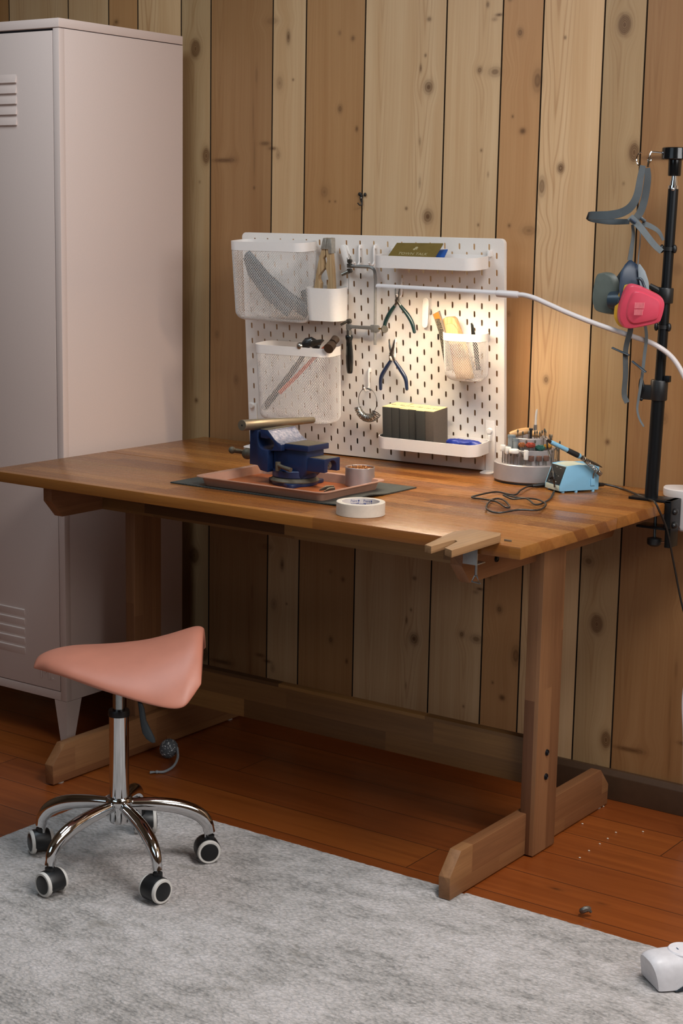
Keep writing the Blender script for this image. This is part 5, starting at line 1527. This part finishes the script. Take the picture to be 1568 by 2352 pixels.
q = MB(); q.box(-.0075, .0075, -.003, .003, -.008, .008, .0015, M=frame_to(mp(1453, 507, .024), (.5, -.83, .1), (.7, .4, -.6))); q.build('buckle', NV, rp)
q = MB(); q.box(-.0065, .0065, -.003, .003, -.009, .009, .0015, M=frame_to(mp(1476, 505, .004), (.5, -.83, .1), (.7, .4, -.6))); q.build('buckle', P('dark_navy_plastic', '22323E', .4), rp)
# face piece: lofted cup
def ringpts(cx, cy, rx, ry, d, n=20, sq=2.4, rot=0.0):
    c = mp(cx, cy, d); out_ = []
    for k in range(n):
        a = 2 * PI * k / n; ca, sa = math.cos(a), math.sin(a)
        ex_ = abs(ca) ** (2 / sq) * (1 if ca > 0 else -1) * rx; ey_ = abs(sa) ** (2 / sq) * (1 if sa > 0 else -1) * ry
        ux = ex_ * math.cos(rot) - ey_ * math.sin(rot); uy = ex_ * math.sin(rot) + ey_ * math.cos(rot)
        out_.append(c + Vector((.82, .57, 0)) * ux + Vector((0, 0, 1)) * uy)
    return out_
q = MB(); q.loft([ringpts(1447, 604, .006, .006, .006), ringpts(1449, 612, .015, .008, .010), ringpts(1447, 632, .022, .013, .016), ringpts(1448, 660, .025, .020, .020), ringpts(1452, 690, .027, .020, .018), ringpts(1456, 715, .022, .012, .010)], cap=True)
q.build('face_piece', NV, rp)
q = MB(); q.loft([ringpts(1440, 620, .010, .010, -.014), ringpts(1432, 648, .021, .014, -.012), ringpts(1432, 688, .028, .022, -.010), ringpts(1440, 724, .024, .012, -.006)], cap=True); q.build('face_seal', P('dark_grey_silicone', '2A3338', .5), rp)
q = MB(); q.loft([ringpts(1468, 615, .003, .008, .016), ringpts(1474, 632, .008, .012, .014), ringpts(1480, 655, .009, .014, .012), ringpts(1483, 675, .007, .010, .012)], cap=True); q.build('cheek_shell', P('grey_shell', '7C868C', .45), rp)
q = MB(); q.tube(spline([mp(1462, 640, .036), mp(1472, 642, .034), mp(1478, 655, .030), mp(1484, 672, .030)], 5), .003, 8); q.build('strap_clip', P('dark_navy_plastic', '22323E', .4), rp)
# filters: rounded trapezium cartridges
PK = P('pink_filter_plastic', 'D0485C', .36, var=.02)
def cart(outline, d0, axis, depth, mat, name, par, inset=.0, scale0=1.0, scale1=1.0, bev=.004):
    pts = [mp(a, b, d0) for a, b in outline]
    cpt = sum(pts, Vector()) / len(pts)
    sm = spline(pts, 4, closed=True)
    ax_ = Vector(axis).normalized(); rings = []
    for f_, sc in ((0, scale0), (.08, scale0 + (scale1 - scale0) * .1 + .035), (.5, (scale0 + scale1) / 2 + .03), (.9, scale1 + .025), (1.0, scale1 - .03)):
        rings.append([cpt + (p - cpt) * sc + ax_ * (depth * f_) for p in sm])
    q = MB(); q.loft(rings); return q.build(name, mat, par), cpt, ax_, sm
OUT = [(1440, 656), (1462, 655), (1492, 668), (1515, 681), (1522, 697), (1515, 728), (1506, 739), (1470, 748), (1438, 752), (1424, 742), (1418, 722), (1424, 688)]
axf = Vector((.62, -.76, -.12))
f1, cf, axn, smp = cart(OUT, .030, axf, .016, PK, 'filter_cartridge', rp, scale0=1.0, scale1=.96)
q = MB(); q.loft([[cf + (p - cf) * .76 + axn * .0155 + Vector((.0025, 0, .001)) for p in smp], [cf + (p - cf) * .72 + axn * .0205 + Vector((.003, 0, .001)) for p in smp], [cf + (p - cf) * .68 + axn * .0215 + Vector((.003, 0, .001)) for p in smp]]); fc = q.build('raised_face', PK, f1)
q = MB(); ctr = cf + axn * .0214 + Vector((.003, 0, .001)); ex_ = axn.cross(Vector((0, 0, 1))).normalized(); ex_ = ex_ if ex_.x > 0 else -ex_; ey_ = ex_.cross(axn).normalized(); ey_ = ey_ if ey_.z > 0 else -ey_
Mg = Matrix((ex_, ey_, ex_.cross(ey_))).transposed().to_4x4(); Mg.translation = ctr
for k in range(14):
    for sgn in (0, 1):
        x_ = -.0185 + k * .0027
        q.box(x_ - .0008, x_ + .0008, .0010 + (-.0145 if sgn else 0), .0135 + (-.0145 if sgn else 0), -.0003, .0007, M=Mg @ Matrix.Shear('XY', 4, (.12, 0)) if False else Mg)
q.build('grille', P('light_pink_bars', 'DE8088', .5), fc)
YL = P('yellow_band', 'C99A2E', .45)
sh_ = Vector((-.0062, -.0010, -.0010)) - axn * .004
q = MB(); q.loft([[cf + (p - cf) * .985 + sh_ * 1.25 for p in smp], [cf + (p - cf) * 1.0 + sh_ for p in smp], [cf + (p - cf) * 1.0 + axn * .0008 for p in smp]]); yb = q.build('yellow_band', YL, f1)
lc = mp(1420, 700, .026); q = MB(); q.box(-.0040, .0040, -.0085, .0085, -.0006, .0012, .0003, M=frame_to(cf + (smp[44] - cf) * 1.006 + axn * (-.0030), (smp[44] - cf), axn)); q.build('band_label', P('slate_label', '39424A', .5), yb)
FG = P('grey_filter_plastic', '565E58', .45)
OUT2 = [(1384, 630), (1398, 627), (1412, 632), (1422, 650), (1424, 690), (1420, 716), (1410, 721), (1390, 718), (1378, 710), (1373, 690), (1376, 655)]
f2, _, _, _ = cart(OUT2, .0, Vector((-.75, -.55, 0)), .014, FG, 'filter_cartridge', rp, scale0=1.0, scale1=.95)
q = MB(); q.tube([mp(1402, 690, .010), mp(1425, 690, .010), mp(1440, 690, .014)], [.019, .021, .017], 18); q.build('filter_mount', P('dark_navy_plastic', '22323E', .4), rp)
q = MB(); q.tube([mp(1478, 690, .016), mp(1466, 700, .030)], [.013, .013], 16); q.build('filter_mount', P('dark_navy_plastic', '22323E', .4), rp)
# neck straps hanging below
strap([mp(1448, 735, .0), mp(1447, 760, .004), mp(1440, 785, .006), mp(1436, 810, .006), mp(1436, 860, .006), mp(1433, 905, .006), mp(1440, 925, .008)], [.006, .0058, .0056, .0056, .0058], GS2).build('neck_strap', GS2, rp)
strap([mp(1481, 745, -.004), mp(1484, 775, -.002), mp(1479, 820, .0), mp(1474, 865, .0), mp(1466, 915, .0), mp(1463, 940, .002), mp(1468, 962, .004), mp(1478, 980, .004)], [.003, .0036, .0030, .0022, .0020], GSt).build('neck_strap', GSt, rp)
for (a, b, c_, d_) in ((1406, 799, 1444, 816), (1452, 830, 1483, 855)):
    q = MB(); q.tube(spline([mp(a, b, .008), mp((a + c_) / 2, (b + d_) / 2, .012), mp(c_, d_, .010)], 5), .0022, 8, sq=1.8); q.build('strap_buckle', P('dark_navy_plastic', '22323E', .4), rp)
q = MB()
rc = Vector(AY(1474, 366, -.195))
lr = thing('wire_loop', 'bright wire loop hanging from the chrome hook above the respirator', 'wire loop', rc)
q.tube([Vector((-.0105 + .0105 * math.cos(k) * 1.0 + .008, .0, .014 * math.sin(k))) for k in [math.radians(80 + i * 13) for i in range(16)]] , .0013, 7); q.build('wire', CHR, lr)

# ================================================================== white clamp lamp
LW = P('white_lamp_plastic', 'CDC7C6', .35, var=.01)
lp = thing('clamp_lamp', 'white gooseneck lamp with slim LED bar clamped at the bench back corner', 'lamp', (0, 0, 0))
LY = -.25
A = Vector(AY(864, 658, LY)); Bx = Vector(AY(1145, 674, LY)); Cx = Vector(AY(1187, 677, LY))
dl = (Bx - A).normalized()
rad = .0068
q = MB()
T, N, B = dl, Vector((0, 0, 1)) - dl * dl.z, None
N.normalize(); B = T.cross(N)
def pol(p, k, deg): a = math.radians(deg); return p + N * (rad * k * math.sin(a)) + B * (rad * k * math.cos(a))
HA = [-14 + i * 208 / 24 for i in range(25)]
def half(p, k=1.0): return [pol(p, k, d) for d in HA] + [pol(p, k * .86, d) for d in HA[::-1]]
q.loft([half(A, .55), half(A + dl * .002, .9), half(A + dl * .006), half(Bx)])
q.loft([[pol(A + dl * .001, .6, d) for d in HA], [pol(A + dl * .006, .84, d) for d in HA]])
q.build('lamp_head', LW, lp)
q = MB(); q.tube([Bx - dl * .004, Bx, Cx, Cx + dl * .004], [.0078, .0082, .0082, .0068], 20); q.build('sleeve', LW, lp)
neck = [Cx, Cx + dl * .018] + [Vector(AY(a, b, LY + dd)) for a, b, dd in ((1228, 685, 0), (1262, 700, .005), (1300, 717, .012), (1350, 737, .024), (1400, 755, .036), (1450, 772, .048), (1500, 790, .058), (1540, 818, .07), (1567, 858, .08))]
neck += [Vector(AY(1587, 912, LY + .092)), Vector(AY(1593, 985, LY + .112)), Vector(AY(1584, 1048, LY + .135)), Vector((.944, -.100, .850)), Vector((.943, -.100, .79))]
q = MB(); q.tube(spline(neck, 8), .0057, 14); q.build('gooseneck', LW, lp)
em = NT('led_diffuser'); em.b.inputs['Base Color'].default_value = lin('FFF4E0'); em.b.inputs['Emission Color'].default_value = (1.0, 0.79, 0.54, 1); em.b.inputs['Emission Strength'].default_value = LED_POWER
q = MB()
def low(p):
    c = p + N * (-.0006); tv = B; nv = -N
    return [c - tv * .0052, c + tv * .0052, c + tv * .0052 - nv * .0008, c - tv * .0052 - nv * .0008]
q.loft([low(A + dl * .0105), low(Bx - dl * .004)]); q.build('led_strip', em.m, lp)
# clamp body at the back corner of the bench
q = MB()
cl = [(.880, -.064), (.886, -.092), (.905, -.114), (.935, -.122), (.985, -.118), (1.004, -.100), (1.008, -.075), (1.000, -.050), (.96, -.038), (.91, -.040)]
cls = spline([(a, b, 0) for a, b in cl], 4, closed=True)
q.prism([(p.x, p.y) for p in cls], TZ + .0008, TZ + .022, 'xy', bev=.006, seg=3)
q.build('clamp_top', LW, lp)
q = MB(); q.prism([(p.x, p.y) for p in spline([(a, b, 0) for a, b in ((.934, -.118), (.985, -.117), (1.004, -.1), (1.007, -.075), (.999, -.052), (.96, -.040), (.934, -.042))], 4, closed=True)], TZ - .072, TZ + .012, 'xy', bev=.012, seg=4); q.build('clamp_body', LW, lp)
q = MB(); q.box(.885, .945, -.095, -.060, TZ - .055, TZ - .040, .006); q.cyl((.905, -.078, TZ - .042), (.905, -.078, TZ - .0252), .010, None, 16); q.build('clamp_jaw', LW, lp)
q = MB(); q.tube(spline([Vector((.985, -.09, TZ - .068)), Vector((.986, -.10, .60)), Vector((.976, -.10, .42)), Vector(AY(1567, 1600, -.10)) + Vector((.0012, 0, 0)), Vector((.972, -.10, .22)), Vector((1.0, -.13, .05)), Vector((1.06, -.18, .005))], 7), .0030, 8); q.build('lamp_cord', LW, lp)

# ================================================================== small hook on the wall
wh = thing('wall_hook', 'small dark metal hook screwed to the pine wall above the pegboard', 'hook', (0, 0, 0))
def wv(a, b, d=.002): return Vector(AY(a, b, -d))
DKM = P('aged_dark_metal', '2E2A26', .45, .6)
q = MB(); q.ball(wv(826, 446, .004), .0048, 1.1, .7, 1, 12, 8); q.ball(wv(838, 447, .004), .0042, .9, .7, 1.2, 12, 8); q.build('cross_plate', DKM, wh)
q = MB(); q.tube([wv(830, 446, .003), wv(829, 455, .004), wv(831, 466, .005)], [.0035, .0042, .0028], 10, sq=.6); q.tube(spline([wv(831, 464, .005), wv(831, 470, .007), wv(826, 471, .012), wv(821, 466, .016)], 4), .0018, 8); q.build('hook_tongue', DKM, wh)
q = MB(); q.ball(wv(829, 455, .008), .0022, 1, .6, 1, 10, 8); q.build('screw', STEEL, wh)
